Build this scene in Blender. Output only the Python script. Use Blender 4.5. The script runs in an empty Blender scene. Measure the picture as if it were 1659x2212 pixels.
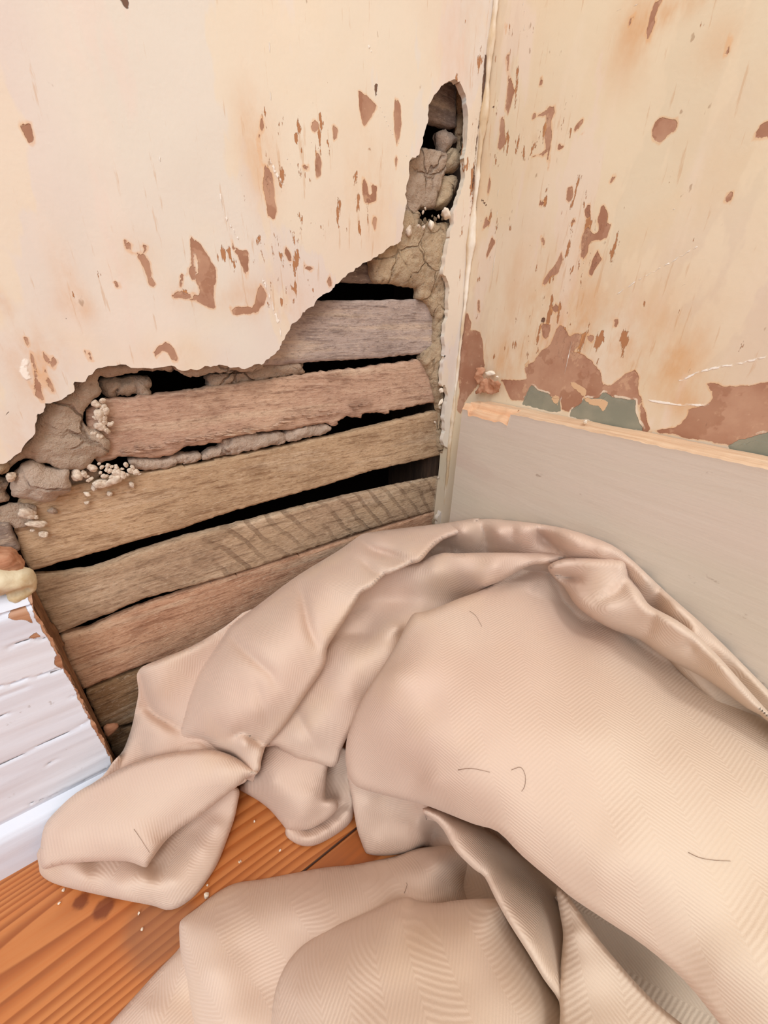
import bpy, bmesh, math, random
import numpy as np
from mathutils import Vector, Matrix
S = bpy.context.scene
COL = S.collection
rng = random.Random(7)

# ------------------------------------------------------------------ camera geometry
F, CX, CY = 825., 829.5, 1106.
def nrm(v):
    v = np.array(v, float); return v / np.linalg.norm(v)
_D = nrm((790 - CX, 2690 - CY, F))
_X = np.array((2100 - CX, 705 - CY, F), float); _X = nrm(_X - _D * _X.dot(_D))
_Z = -_D; _Y = np.cross(_Z, _X)
if _Y[2] < 0: _Y = -_Y
RW = np.array([_X, _Y, _Z])                # world <- camera (x right, y down, z forward)
def rays(px, py):
    px = np.asarray(px, float); py = np.asarray(py, float)
    v = np.stack([px - CX, py - CY, np.full(px.shape, F)], -1)
    v = v @ RW.T
    return v / np.linalg.norm(v, axis=-1, keepdims=True)
_d0 = rays(930, 1345)
CAM = -_d0 * (.34 / -_d0[2])
def on(px, py, ax, val):
    d = rays(px, py); t = (val - CAM[ax]) / d[..., ax]
    return CAM + d * t[..., None] if np.ndim(t) else CAM + d * t
def wz(px, py, z): return on(px, py, 2, z)
def wy(px, py, y): return on(px, py, 1, y)
def wx(px, py, x): return on(px, py, 0, x)

cam = bpy.data.cameras.new('camera'); co = bpy.data.objects.new('camera', cam); COL.objects.link(co)
cam.sensor_fit = 'HORIZONTAL'; cam.sensor_width = 36; cam.lens = F / 1659 * 36
cam.clip_start = .01; cam.clip_end = 50
M = Matrix.Identity(4)
xw, yw, zw = RW[:, 0], -RW[:, 1], -RW[:, 2]
for i in range(3):
    M[i][0], M[i][1], M[i][2], M[i][3] = xw[i], yw[i], zw[i], CAM[i]
co.matrix_world = M
S.camera = co

# ------------------------------------------------------------------ world and lights
w = bpy.data.worlds.new('world'); S.world = w; w.use_nodes = True
w.node_tree.nodes['Background'].inputs[0].default_value = (.90, .955, 1.0, 1)
w.node_tree.nodes['Background'].inputs[1].default_value = .60
def area(name, loc, target, size, energy, color, sy=None):
    l = bpy.data.lights.new(name, 'AREA'); l.energy = energy; l.color = color; l.size = size
    if sy: l.shape = 'RECTANGLE'; l.size_y = sy
    o = bpy.data.objects.new(name, l); COL.objects.link(o); o.location = loc
    d = Vector(target) - Vector(loc); o.rotation_euler = d.to_track_quat('-Z', 'Y').to_euler()
    return o
area('window_light', (-1.25, -1.15, 1.35), (-.15, -.1, .15), .9, 18, (.97, .985, 1), 1.1)
area('overhead_light', (-.35, -.9, 1.9), (-.1, -.1, .1), .35, 9, (1, .95, .9))  # smaller warm area light from above, out of view
S.view_settings.view_transform = 'Standard'; S.view_settings.look = 'None'
S.view_settings.exposure = -0.08; S.view_settings.gamma = 1
S.view_settings.use_curve_mapping = False

# ------------------------------------------------------------------ numeric helpers
def _hash(i, j, k, s):
    n = (i * 73856093) ^ (j * 19349663) ^ (k * 83492791) ^ (s * 2654435 + 97)
    n = (n ^ (n >> 13)) * 1274126177
    n = n & 0x7fffffff
    n = (n ^ (n >> 15)) * 2246822519 & 0x7fffffff
    return (n % 65521) / 65521.0
def vn(P, f=1., s=0):
    P = np.asarray(P, float) * f + 100.37
    if P.shape[-1] == 2: P = np.concatenate([P, np.zeros(P.shape[:-1] + (1,))], -1)
    I = np.floor(P).astype(np.int64); T = P - I; T = T * T * (3 - 2 * T)
    r = 0
    for a in (0, 1):
        for b in (0, 1):
            for c in (0, 1):
                h = _hash(I[..., 0] + a, I[..., 1] + b, I[..., 2] + c, s)
                wgt = (T[..., 0] if a else 1 - T[..., 0]) * (T[..., 1] if b else 1 - T[..., 1]) * (T[..., 2] if c else 1 - T[..., 2])
                r = r + h * wgt
    return r - .5
def fbm(P, f, o=4, s=0, g=.5):
    r = 0; a = 1.
    for k in range(o):
        r = r + a * vn(P, f * 2 ** k, s + k); a *= g
    return r
def segdist(P, A, B):
    """min distance from points P (n,2) to segments A-B, chunked"""
    out = np.full(len(P), 1e9)
    AB = B - A; L = (AB ** 2).sum(1) + 1e-18
    for c in range(0, len(P), 20000):
        p = P[c:c + 20000, None, :] - A[None]
        t = np.clip((p * AB[None]).sum(2) / L, 0, 1)
        d = p - t[..., None] * AB[None]
        out[c:c + 20000] = np.sqrt((d ** 2).sum(2).min(1))
    return out
def inside(P, poly):
    r = np.zeros(len(P), bool); x, y = P[:, 0], P[:, 1]; n = len(poly)
    for i in range(n):
        (x1, y1), (x2, y2) = poly[i], poly[(i + 1) % n]
        if y1 == y2: continue
        m = ((y1 > y) != (y2 > y)) & (x < (x2 - x1) * (y - y1) / (y2 - y1) + x1)
        r ^= m
    return r
def sdf(P, poly, margin=None):
    """signed distance, positive inside"""
    poly = np.asarray(poly, float)
    out = np.full(len(P), -1e3)
    if margin is not None:
        lo, hi = poly.min(0) - margin, poly.max(0) + margin
        m = ((P > lo) & (P < hi)).all(1)
    else: m = np.ones(len(P), bool)
    if not m.any(): return out
    Q = P[m]
    d = segdist(Q, poly, np.roll(poly, -1, 0))
    out[m] = np.where(inside(Q, poly), d, -d)
    return out
def crom(pts, n=4, closed=True):
    P = np.asarray(pts, float); m = len(P); out = []
    for i in range(m if closed else m - 1):
        if closed: p0, p1, p2, p3 = P[i - 1], P[i], P[(i + 1) % m], P[(i + 2) % m]
        else: p0, p1, p2, p3 = P[max(i - 1, 0)], P[i], P[i + 1], P[min(i + 2, m - 1)]
        for k in range(n):
            t = k / n
            out.append(.5 * ((2 * p1) + (p2 - p0) * t + (2 * p0 - 5 * p1 + 4 * p2 - p3) * t * t + (3 * p1 - p0 - 3 * p2 + p3) * t ** 3))
    if not closed: out.append(P[-1])
    return np.array(out)
class TPS:
    def __init__(s, pts, sc=100., lam=1e-4):
        P = np.array([p[:2] for p in pts], float) / sc; z = np.array([p[2] for p in pts], float)
        n = len(P); s.P = P; s.sc = sc
        K = s.k(P, P) + lam * np.eye(n)
        A = np.zeros((n + 3, n + 3)); A[:n, :n] = K; A[:n, n] = 1; A[:n, n + 1:] = P; A[n, :n] = 1; A[n + 1:, :n] = P.T
        s.w = np.linalg.lstsq(A, np.concatenate([z, np.zeros(3)]), rcond=None)[0]
    def k(s, a, b):
        r2 = ((a[:, None] - b[None]) ** 2).sum(2) + 1e-12
        return .5 * r2 * np.log(r2)
    def __call__(s, Q):
        Q = Q / s.sc; out = np.zeros(len(Q)); n = len(s.P)
        for c in range(0, len(Q), 20000):
            q = Q[c:c + 20000]
            out[c:c + 20000] = s.k(q, s.P) @ s.w[:n] + s.w[n] + q @ s.w[n + 1:]
        return out

def grid_sheet(xs, ys, f):
    """grid cells with f>0 kept; boundary vertices snapped to f=0. returns P (n,2), quads"""
    X, Y = np.meshgrid(xs, ys, indexing='ij'); P = np.stack([X.ravel(), Y.ravel()], 1)
    nx, ny = len(xs), len(ys)
    v = f(P)
    cell = min(xs[1] - xs[0], ys[1] - ys[0]) if True else 1
    cell = float(np.median(np.diff(xs)))
    near = np.abs(v) < .75 * cell
    for _ in range(3):
        Q = P[near]; e = cell * .05
        if not len(Q): break
        g = np.stack([(f(Q + [e, 0]) - f(Q - [e, 0])), (f(Q + [0, e]) - f(Q - [0, e]))], 1) / (2 * e)
        L = (g ** 2).sum(1, keepdims=True) + .05
        stp = -f(Q)[:, None] * g / L
        n = np.linalg.norm(stp, axis=1, keepdims=True)
        stp *= np.minimum(1, .5 * cell / (n + 1e-12))
        P[near] = Q + stp
    v[near] = 0
    idx = np.arange(nx * ny).reshape(nx, ny)
    q = np.stack([idx[:-1, :-1], idx[1:, :-1], idx[1:, 1:], idx[:-1, 1:]], -1).reshape(-1, 4)
    keep = (v[q] >= -1e-9).all(1) & (v[q] > 1e-9).any(1)
    ok = v[q] >= -1e-9; m3 = (ok.sum(1) == 3) & (v[q] > 1e-9).any(1)
    t = q[m3]; bad = (~ok[m3]).argmax(1); r_ = np.arange(len(t))
    tri = np.stack([t[r_, (bad + 1) % 4], t[r_, (bad + 2) % 4], t[r_, (bad + 3) % 4], t[r_, (bad + 3) % 4]], 1) if len(t) else t
    q = np.concatenate([q[keep], tri])
    used = np.unique(q); rem = -np.ones(nx * ny, int); rem[used] = np.arange(len(used))
    return P[used], rem[q]
def bedges(q):
    e = np.concatenate([q[:, [0, 1]], q[:, [1, 2]], q[:, [2, 3]], q[:, [3, 0]]])
    e = e[e[:, 0] != e[:, 1]]; key = np.sort(e, 1); _, inv, cnt = np.unique(key, axis=0, return_inverse=True, return_counts=True)
    return e[cnt[inv.ravel()] == 1]
def mesh(name, V, Fc, mats, parent=None, smooth=True, mi=None, attrs=None, uv=None):
    me = bpy.data.meshes.new(name)
    V = np.asarray(V, np.float32); Fc = [tuple(dict.fromkeys(int(i) for i in f)) for f in Fc]
    me.from_pydata([tuple(v) for v in V.tolist()], [], Fc)
    if not isinstance(mats, (list, tuple)): mats = [mats]
    for m in mats: me.materials.append(m)
    if smooth: me.polygons.foreach_set('use_smooth', [True] * len(me.polygons))
    if mi is not None: me.polygons.foreach_set('material_index', [int(i) for i in mi])
    for k, a in (attrs or {}).items():
        at = me.attributes.new(k, 'FLOAT', 'POINT'); at.data.foreach_set('value', np.asarray(a, np.float32))
    if uv is not None:
        L = me.uv_layers.new(name='UVMap'); li = np.zeros(len(me.loops), int); me.loops.foreach_get('vertex_index', li)
        L.data.foreach_set('uv', np.asarray(uv, np.float32)[li].ravel())
    me.update()
    o = bpy.data.objects.new(name, me); COL.objects.link(o)
    if parent: o.parent = parent
    return o
def tag(o, label=None, cat=None, group=None, kind=None):
    if label: o['label'] = label
    if cat: o['category'] = cat
    if group: o['group'] = group
    if kind: o['kind'] = kind
    return o

# ------------------------------------------------------------------ materials
def srgb(*c):
    if len(c) == 1: c = c[0]
    return tuple((x / 255 / 12.92 if x / 255 < .04045 else ((x / 255 + .055) / 1.055) ** 2.4) for x in c) + (1,)
class NT:
    def __init__(s, name, rough=.8, spec=.3):
        s.m = bpy.data.materials.new(name); s.m.use_nodes = True; s.t = s.m.node_tree; s.b = s.t.nodes['Principled BSDF']
        s.b.inputs['Roughness'].default_value = rough; s.b.inputs['Specular IOR Level'].default_value = spec
        s.tc = s.t.nodes.new('ShaderNodeTexCoord'); s.co = s.tc.outputs['Object']
    def l(s, a, b): s.t.links.new(a, b)
    def set(s, i, v):
        if hasattr(v, 'is_output'): s.l(v, i)
        elif v is not None: i.default_value = v
    def map(s, scale=(1, 1, 1), rot=(0, 0, 0), loc=(0, 0, 0), src=None):
        n = s.t.nodes.new('ShaderNodeMapping'); s.l(src or s.co, n.inputs[0])
        n.inputs['Scale'].default_value = scale; n.inputs['Rotation'].default_value = rot; n.inputs['Location'].default_value = loc
        return n.outputs[0]
    def noise(s, scale, vec=None, det=4, rough=.55, dist=0):
        n = s.t.nodes.new('ShaderNodeTexNoise'); s.l(vec or s.co, n.inputs['Vector'])
        n.inputs['Scale'].default_value = scale; n.inputs['Detail'].default_value = det; n.inputs['Roughness'].default_value = rough; n.inputs['Distortion'].default_value = dist
        return n.outputs[0]
    def vor(s, scale, vec=None, feat='DISTANCE_TO_EDGE', rnd=1):
        n = s.t.nodes.new('ShaderNodeTexVoronoi'); n.feature = feat; s.l(vec or s.co, n.inputs['Vector']); n.inputs['Scale'].default_value = scale
        n.inputs['Randomness'].default_value = rnd
        return n.outputs[0]
    def attr(s, name):
        n = s.t.nodes.new('ShaderNodeAttribute'); n.attribute_name = name; return n.outputs['Fac']
    def math(s, op, a, b=None, c=None, clamp=False):
        n = s.t.nodes.new('ShaderNodeMath'); n.operation = op; n.use_clamp = clamp
        s.set(n.inputs[0], a); s.set(n.inputs[1], b)
        if c is not None: s.set(n.inputs[2], c)
        return n.outputs[0]
    def ss(s, v, lo, hi):
        n = s.t.nodes.new('ShaderNodeMapRange'); n.interpolation_type = 'SMOOTHSTEP'; s.set(n.inputs[0], v)
        n.inputs[1].default_value = lo; n.inputs[2].default_value = hi; n.inputs[3].default_value = 0; n.inputs[4].default_value = 1
        if lo > hi:
            n.inputs[1].default_value = hi; n.inputs[2].default_value = lo; n.inputs[3].default_value = 1; n.inputs[4].default_value = 0
        return n.outputs[0]
    def mix(s, f, a, b):
        n = s.t.nodes.new('ShaderNodeMix'); n.data_type = 'RGBA'; s.set(n.inputs[0], f); s.set(n.inputs[6], a); s.set(n.inputs[7], b)
        return n.outputs[2]
    def wave(s, scale, vec, dist=2, det=2, dscale=1, prof='SIN'):
        n = s.t.nodes.new('ShaderNodeTexWave'); s.l(vec, n.inputs['Vector']); n.inputs['Scale'].default_value = scale
        n.inputs['Distortion'].default_value = dist; n.inputs['Detail'].default_value = det; n.inputs['Detail Scale'].default_value = dscale; n.wave_profile = prof
        return n.outputs['Fac']
    def sep(s, v):
        n = s.t.nodes.new('ShaderNodeSeparateXYZ'); s.l(v, n.inputs[0]); return n.outputs
    def col(s, c): s.set(s.b.inputs['Base Color'], c)
    def bump(s, h, dist=.001, strength=1.):
        n = s.t.nodes.new('ShaderNodeBump'); n.inputs['Distance'].default_value = dist; n.inputs['Strength'].default_value = strength
        s.l(h, n.inputs['Height']); s.l(n.outputs[0], s.b.inputs['Normal'])
def mat_wall(name, c1, c2, c3, brown, flake_rot):
    n = NT(name, .75, .25)
    lo = n.noise(6, det=3); lo2 = n.noise(11, n.map(loc=(3, 5, 1)), det=4)
    c = n.mix(n.ss(lo, .38, .62), c1, c2)
    c = n.mix(n.math('MULTIPLY', n.ss(lo2, .5, .72), .7), c, c3)
    # wiped filler smears
    sm = n.noise(9, n.map(scale=(2.6, 2.6, .55), rot=flake_rot), det=5, rough=.6)
    c = n.mix(n.math('MULTIPLY', n.ss(sm, .52, .66), .35), c, srgb(240, 226, 212))
    lay = n.noise(5, n.map(scale=(1.5, 1.5, .6), loc=(8, 1, 4)), det=6, rough=.6)
    c = n.mix(n.math('MULTIPLY', n.ss(lay, .52, .535), .45), c, srgb(238, 222, 194))
    lay2 = n.noise(8, n.map(scale=(2, 2, .5), loc=(2, 6, 9), rot=flake_rot), det=5, rough=.6)
    c = n.mix(n.math('MULTIPLY', n.ss(lay2, .57, .6), .4), c, srgb(236, 218, 206))
    stk = n.noise(120, n.map(scale=(2.5, 2.5, .25), rot=flake_rot, loc=(5, 5, 5)), det=5, rough=.65)
    c = n.mix(n.math('MULTIPLY', n.ss(n.math('ADD', stk, n.math('MULTIPLY', n.attr('flake'), .06)), .62, .7), .4), c, srgb(204, 160, 116))
    # ochre staining
    st = n.math('MULTIPLY', n.attr('stain'), n.ss(n.noise(38, n.map(scale=(1, 1, .5)), det=5, rough=.65), .3, .72))
    c = n.mix(n.math('MULTIPLY', st, .8, clamp=True), c, srgb(214, 158, 100))
    # fine specks everywhere
    sp = n.noise(150, n.map(scale=(1, 1, .5), rot=flake_rot), det=3, rough=.6)
    c = n.mix(n.math('MULTIPLY', n.ss(sp, .70, .74), .5), c, srgb(150, 112, 78))
    # small flakes
    fl = n.noise(100, n.map(scale=(1.6, 1.6, .5), rot=flake_rot, loc=(1, 2, 3)), det=6, rough=.62)
    fm = n.ss(n.math('ADD', fl, n.math('MULTIPLY', n.attr('flake'), .18)), .715, .73)
    c = n.mix(fm, c, n.mix(n.noise(30), srgb(176, 120, 76), srgb(186, 138, 104)))
    e1 = n.noise(260, det=4, rough=.6)
    jit = n.math('MULTIPLY', n.math('SUBTRACT', e1, .5), 1.8)
    e2 = n.math('MULTIPLY', n.math('SUBTRACT', n.noise(90, n.map(scale=(1.6, 1.6, .5), rot=flake_rot), det=4), .5), 3.4)
    jit = n.math('ADD', jit, n.math('MULTIPLY', e2, 1.25))
    br = n.math('ADD', n.attr('brown'), jit)
    bm = n.ss(br, -.12, .12)
    rim = n.math('MULTIPLY', n.ss(br, -1.1, -.1), n.ss(br, .15, -.05))
    c = n.mix(n.math('MULTIPLY', rim, .45), c, srgb(226, 170, 112))
    bc = n.mix(n.ss(n.noise(45, det=5), .3, .7), brown, srgb(194, 154, 128))
    bc = n.mix(n.math('MULTIPLY', n.ss(n.noise(26, n.map(loc=(9, 2, 5)), det=5, rough=.6), .5, .52), .35), bc, srgb(146, 94, 66))
    bc = n.mix(n.math('MULTIPLY', n.ss(n.noise(34, n.map(loc=(2, 2, 5)), det=6, rough=.65), .6, .63), .5), bc, srgb(214, 176, 144))
    bc = n.mix(n.math('MULTIPLY', n.ss(n.noise(200, det=4), .6, .7), .35), bc, srgb(222, 186, 154))
    c = n.mix(bm, c, bc)
    gr = n.math('ADD', n.attr('green'), n.math('MULTIPLY', jit, .85))
    gm = n.ss(gr, -.1, .1)
    wr = n.math('MULTIPLY', n.ss(gr, -1.5, -1.), n.ss(gr, .1, -.1))
    c = n.mix(n.math('MULTIPLY', n.math('MULTIPLY', wr, n.ss(n.noise(110, det=4), .46, .56)), .85), c, srgb(234, 218, 196))
    gc = n.mix(n.ss(n.noise(60, det=5), .35, .7), srgb(140, 140, 124), srgb(156, 152, 134))
    c = n.mix(gm, c, gc)
    ins = n.ss(n.math('ADD', n.attr('inset'), jit), -.1, .1)
    c = n.mix(ins, c, srgb(222, 186, 148))
    ds = n.ss(n.math('ADD', n.attr('dark'), jit), -.2, .2)
    c = n.mix(ds, c, srgb(120, 92, 76))
    scr = n.math('ADD', n.attr('scratch'), n.math('MULTIPLY', n.math('SUBTRACT', n.noise(300, det=3), .5), 1.0))
    sc = n.ss(scr, .75, .3)
    c = n.mix(sc, c, srgb(248, 240, 230))
    n.col(c)
    h = n.math('ADD', n.math('MULTIPLY', n.noise(500, det=4), .10), n.math('MULTIPLY', n.noise(60, det=5), .35))
    for mk, a in ((bm, -.35), (gm, -.6), (fm, -.25), (ins, .2), (sc, .35), (ds, -1.2)):
        h = n.math('ADD', h, n.math('MULTIPLY', mk, a))
    n.bump(h, .0009, .8)
    return n.m
FR = (0, 0, 0)
M_wallL = mat_wall('cream_plaster', srgb(230, 223, 211), srgb(228, 215, 206), srgb(236, 219, 194), srgb(168, 126, 104), FR)
M_wallR = mat_wall('stained_cream_plaster', srgb(228, 214, 187), srgb(225, 206, 184), srgb(229, 204, 168), srgb(172, 126, 102), (.25, 0, 0))

def mat_render(name, a, b, dark, scale=1.):
    n = NT(name, .95, .15)
    c = n.mix(n.ss(n.noise(40 * scale, det=5), .35, .65), a, b)
    w1 = n.map(scale=(1, 1, 1)); nv = n.t.nodes.new('ShaderNodeVectorMath'); nv.operation = 'ADD'
    nn = n.t.nodes.new('ShaderNodeTexNoise'); n.l(n.co, nn.inputs['Vector']); nn.inputs['Scale'].default_value = 60; nn.inputs['Detail'].default_value = 4
    m2 = n.t.nodes.new('ShaderNodeVectorMath'); m2.operation = 'SCALE'; n.l(nn.outputs['Color'], m2.inputs[0]); m2.inputs['Scale'].default_value = .012
    n.l(n.co, nv.inputs[0]); n.l(m2.outputs[0], nv.inputs[1])
    v = n.vor(48 * scale, nv.outputs[0]); ck = n.ss(v, .045, .0)
    ck = n.math('MULTIPLY', ck, n.ss(n.noise(30, n.map(loc=(4, 1, 2))), .42, .62))
    g = n.noise(420, det=5, rough=.7)
    c = n.mix(n.math('MULTIPLY', n.ss(g, .55, .75), .45), c, dark)
    c = n.mix(n.math('MULTIPLY', n.ss(g, .45, .28), .3), c, srgb(222, 206, 190))
    c = n.mix(n.math('MULTIPLY', ck, .75), c, dark)
    n.col(c)
    h = n.math('ADD', n.math('MULTIPLY', g, .8), n.math('MULTIPLY', ck, -.9))
    h = n.math('ADD', h, n.math('MULTIPLY', n.noise(900, det=4, rough=.7), .35))
    n.bump(n.math('ADD', h, n.math('MULTIPLY', n.noise(150, det=6, rough=.65), 1.3)), .0022, 1.)
    return n.m
M_under = mat_render('grey_undercoat', srgb(190, 168, 148), srgb(204, 182, 162), srgb(118, 98, 84))
M_underC = mat_render('sandy_undercoat', srgb(212, 188, 156), srgb(190, 166, 138), srgb(118, 96, 76))
M_chunk = mat_render('lime_mortar', srgb(214, 192, 174), srgb(198, 176, 158), srgb(136, 112, 98), .7)
n = NT('pale_crumb', .95, .1); n.col(n.mix(n.ss(n.noise(2.2, det=4), .35, .65), srgb(230, 214, 196), srgb(200, 182, 164))); n.bump(n.noise(2.5, det=5), .0006, .6); M_crumb = n.m
n = NT('white_chip', .7); n.col(srgb(240, 228, 210)); M_white = n.m

def mat_lath(name, a, b, dark, saw=0., sawrot=.6, fuzz=1.):
    n = NT(name, .9, .2)
    gv = n.map(scale=(.09, 1, 1))
    g = n.noise(420, gv, det=6, rough=.65)
    g2 = n.noise(130, gv, det=4)
    lo = n.noise(22, n.map(scale=(.5, 1, 1)), det=4)
    c = n.mix(n.ss(lo, .35, .68), a, b)
    c = n.mix(n.math('MULTIPLY', n.ss(g, .5, .68), .6), c, dark)
    c = n.mix(n.math('MULTIPLY', n.ss(g2, .48, .3), .45), c, srgb(232, 208, 180))
    pit = n.noise(160, n.map(scale=(.4, 1, 1), loc=(5, 3, 2)), det=5, rough=.7)
    c = n.mix(n.math('MULTIPLY', n.ss(pit, .6, .7), .5), c, dark)
    fz = n.noise(700, n.map(scale=(.35, 1, 1), loc=(1, 1, 6)), det=5, rough=.75)
    c = n.mix(n.math('MULTIPLY', n.ss(fz, .52, .66), .45), c, dark)
    c = n.mix(n.math('MULTIPLY', n.ss(fz, .46, .34), .35), c, srgb(236, 214, 190))
    mot = n.noise(55, n.map(scale=(.6, 1, 1), loc=(3, 7, 1)), det=5, rough=.65)
    c = n.mix(n.math('MULTIPLY', n.ss(mot, .5, .68), .35), c, dark)
    h = n.math('ADD', n.math('MULTIPLY', g, .9 * fuzz), n.math('MULTIPLY', pit, .5)); h = n.math('ADD', h, n.math('MULTIPLY', fz, .7))
    if saw:
        wv = n.wave(24, n.map(rot=(0, sawrot, 0)), dist=3.2, det=4, dscale=1.2)
        sl = n.ss(wv, .75, .98)
        sl = n.math('MULTIPLY', sl, n.ss(n.noise(18, n.map(loc=(7, 7, 7)), det=3), .4, .6))
        c = n.mix(n.math('MULTIPLY', sl, .55 * saw), c, dark)
        h = n.math('ADD', h, n.math('MULTIPLY', sl, -.8))
    n.col(c); n.bump(h, .0012, .9)
    return n.m

def mat_cloth():
    n = NT('herringbone_cloth', .95, .0)
    uv = n.tc.outputs['UV']                       # fabric coordinates in millimetres
    x = n.sep(uv)
    col_w = 15.
    pp = n.math('PINGPONG', x[0], col_w)
    ph = n.math('ADD', x[1], n.math('MULTIPLY', pp, .75))
    fuzz = n.noise(.5, n.map(src=uv), det=2)
    ph = n.math('ADD', ph, n.math('MULTIPLY', fuzz, .6))
    rib = n.math('SINE', n.math('MULTIPLY', ph, 2 * math.pi / 1.9))
    lo = n.noise(9, det=3); lo2 = n.noise(16, n.map(loc=(2, 2, 2)), det=3)
    c = n.mix(n.ss(lo, .38, .62), srgb(223, 200, 183), srgb(218, 191, 174))
    c = n.mix(n.math('MULTIPLY', n.ss(lo2, .5, .7), .35), c, srgb(226, 198, 168))
    yl = n.attr('yellow')
    c = n.mix(n.math('MULTIPLY', yl, .8), c, srgb(224, 208, 184))  # yellower tint; also paints the front folds' extra light into the cloth colour
    c = n.mix(n.math('MULTIPLY', n.ss(rib, -.2, -1.), .07), c, srgb(170, 140, 112))
    sp = n.noise(75, det=2, rough=.3)
    c = n.mix(n.math('MULTIPLY', n.ss(sp, .86, .9), .7), c, srgb(110, 80, 60))
    n.col(c)
    thread = n.noise(1.6, n.map(src=uv), det=3, rough=.7)
    n.bump(n.math('ADD', n.math('MULTIPLY', rib, .5), n.math('MULTIPLY', thread, .9)), .00014, .75)
    n.b.inputs['Sheen Weight'].default_value = .18; n.b.inputs['Sheen Roughness'].default_value = .5
    n.b.inputs['Sheen Tint'].default_value = (1, .93, .86, 1)
    return n.m
M_cloth = mat_cloth()

def mat_paintwood(name, base, alt, crackdark, wood, dirs, crack=1., rough=.45, boost=.0):
    n = NT(name, rough, .4)
    lo = n.noise(14, n.map(scale=dirs), det=4)
    c = n.mix(n.ss(lo, .35, .65), base, alt)
    g = n.noise(160, n.map(scale=dirs), det=5, rough=.6)
    ck = n.noise(34, n.map(scale=dirs, loc=(2, 9, 4)), det=3, rough=.5)
    line = n.math('ABSOLUTE', n.math('SUBTRACT', ck, .5))
    cr = n.math('MULTIPLY', n.ss(line, .006, .0), n.ss(n.noise(20, n.map(loc=(1, 8, 3)), det=2), .5, .56))
    c = n.mix(n.math('MULTIPLY', cr, crack * .6), c, crackdark)
    ca = n.ss(n.math('ADD', n.attr('crack'), n.math('MULTIPLY', n.math('SUBTRACT', n.noise(220, det=3), .5), .9)), .55, .2)
    c = n.mix(n.math('MULTIPLY', ca, .8), c, crackdark)
    ch = n.math('MULTIPLY', n.attr('chip'), 1.0)
    cm = n.ss(n.math('ADD', ch, n.math('MULTIPLY', n.math('SUBTRACT', n.noise(180, det=4), .5), 3.)), -.15, .15)
    wc = n.mix(n.ss(n.noise(150, n.map(scale=dirs), det=4), .4, .6), wood, srgb(190, 144, 112))
    c = n.mix(cm, c, wc)
    pk = n.ss(n.noise(95, n.map(scale=(1, .6, 1)), det=5, rough=.65), .66, .74)
    c = n.mix(n.math('MULTIPLY', n.ss(n.noise(30, n.map(scale=(1, .3, 1), loc=(6, 1, 1)), det=5), .56, .7), .35), c, srgb(200, 176, 164) if crack == 0 and rough == .5 else alt)
    c = n.mix(n.math('MULTIPLY', pk, .5), c, srgb(140, 118, 100))
    n.col(c)
    h = n.math('ADD', n.math('MULTIPLY', g, .4), n.math('MULTIPLY', lo, 1.2))
    h = n.math('ADD', h, n.math('MULTIPLY', ca, -1.5)); h = n.math('ADD', h, n.math('MULTIPLY', cm, -.6))
    n.bump(h, .0009, .8)
    return n.m
M_bbL = mat_paintwood('old_white_paint', srgb(222, 228, 242), srgb(232, 236, 246), srgb(90, 76, 66), srgb(160, 110, 80), (.09, 1, 1), 0., .4)
M_bbR = mat_paintwood('greige_paint', srgb(210, 199, 182), srgb(214, 200, 186), srgb(176, 158, 140), srgb(214, 160, 120), (1, .12, 1), 0., .5)
def mat_rawwood(name, a, b, c3, dirs=(.1, 1, 1)):
    n = NT(name, .85, .2)
    g = n.noise(220, n.map(scale=dirs), det=6, rough=.65)
    c = n.mix(n.ss(g, .35, .65), a, b); c = n.mix(n.math('MULTIPLY', n.ss(n.noise(90, n.map(scale=dirs)), .55, .7), .6), c, c3)
    n.col(c); n.bump(g, .0012, .8); return n.m
M_rawR = mat_rawwood('raw_board_edge', srgb(228, 200, 170), srgb(214, 180, 148), srgb(182, 140, 110), (1, .08, 1))
M_rawChip = mat_rawwood('fresh_split_pine', srgb(236, 198, 162), srgb(226, 178, 140), srgb(192, 132, 98), (1, .08, 1))
M_rawL = mat_rawwood('reddish_old_wood', srgb(206, 158, 128), srgb(186, 132, 102), srgb(136, 92, 68))
M_end = mat_rawwood('brown_end_grain', srgb(140, 104, 76), srgb(112, 80, 56), srgb(80, 56, 40), (1, 1, .3))
M_stud = mat_rawwood('dark_stud_timber', srgb(74, 56, 44), srgb(56, 42, 34), srgb(36, 28, 24), (1, 1, .1))
n = NT('cavity_dark', 1, 0); n.col(srgb(26, 20, 17)); M_dark = n.m  # near-black colour carries the darkness of the void
n = NT('yellowed_caulk', .5, .4)
n.col(n.mix(n.ss(n.noise(70, det=4), .4, .65), srgb(226, 214, 184), srgb(196, 170, 124))); n.bump(n.noise(160, det=4), .001, .6); M_caulk = n.m

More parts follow.
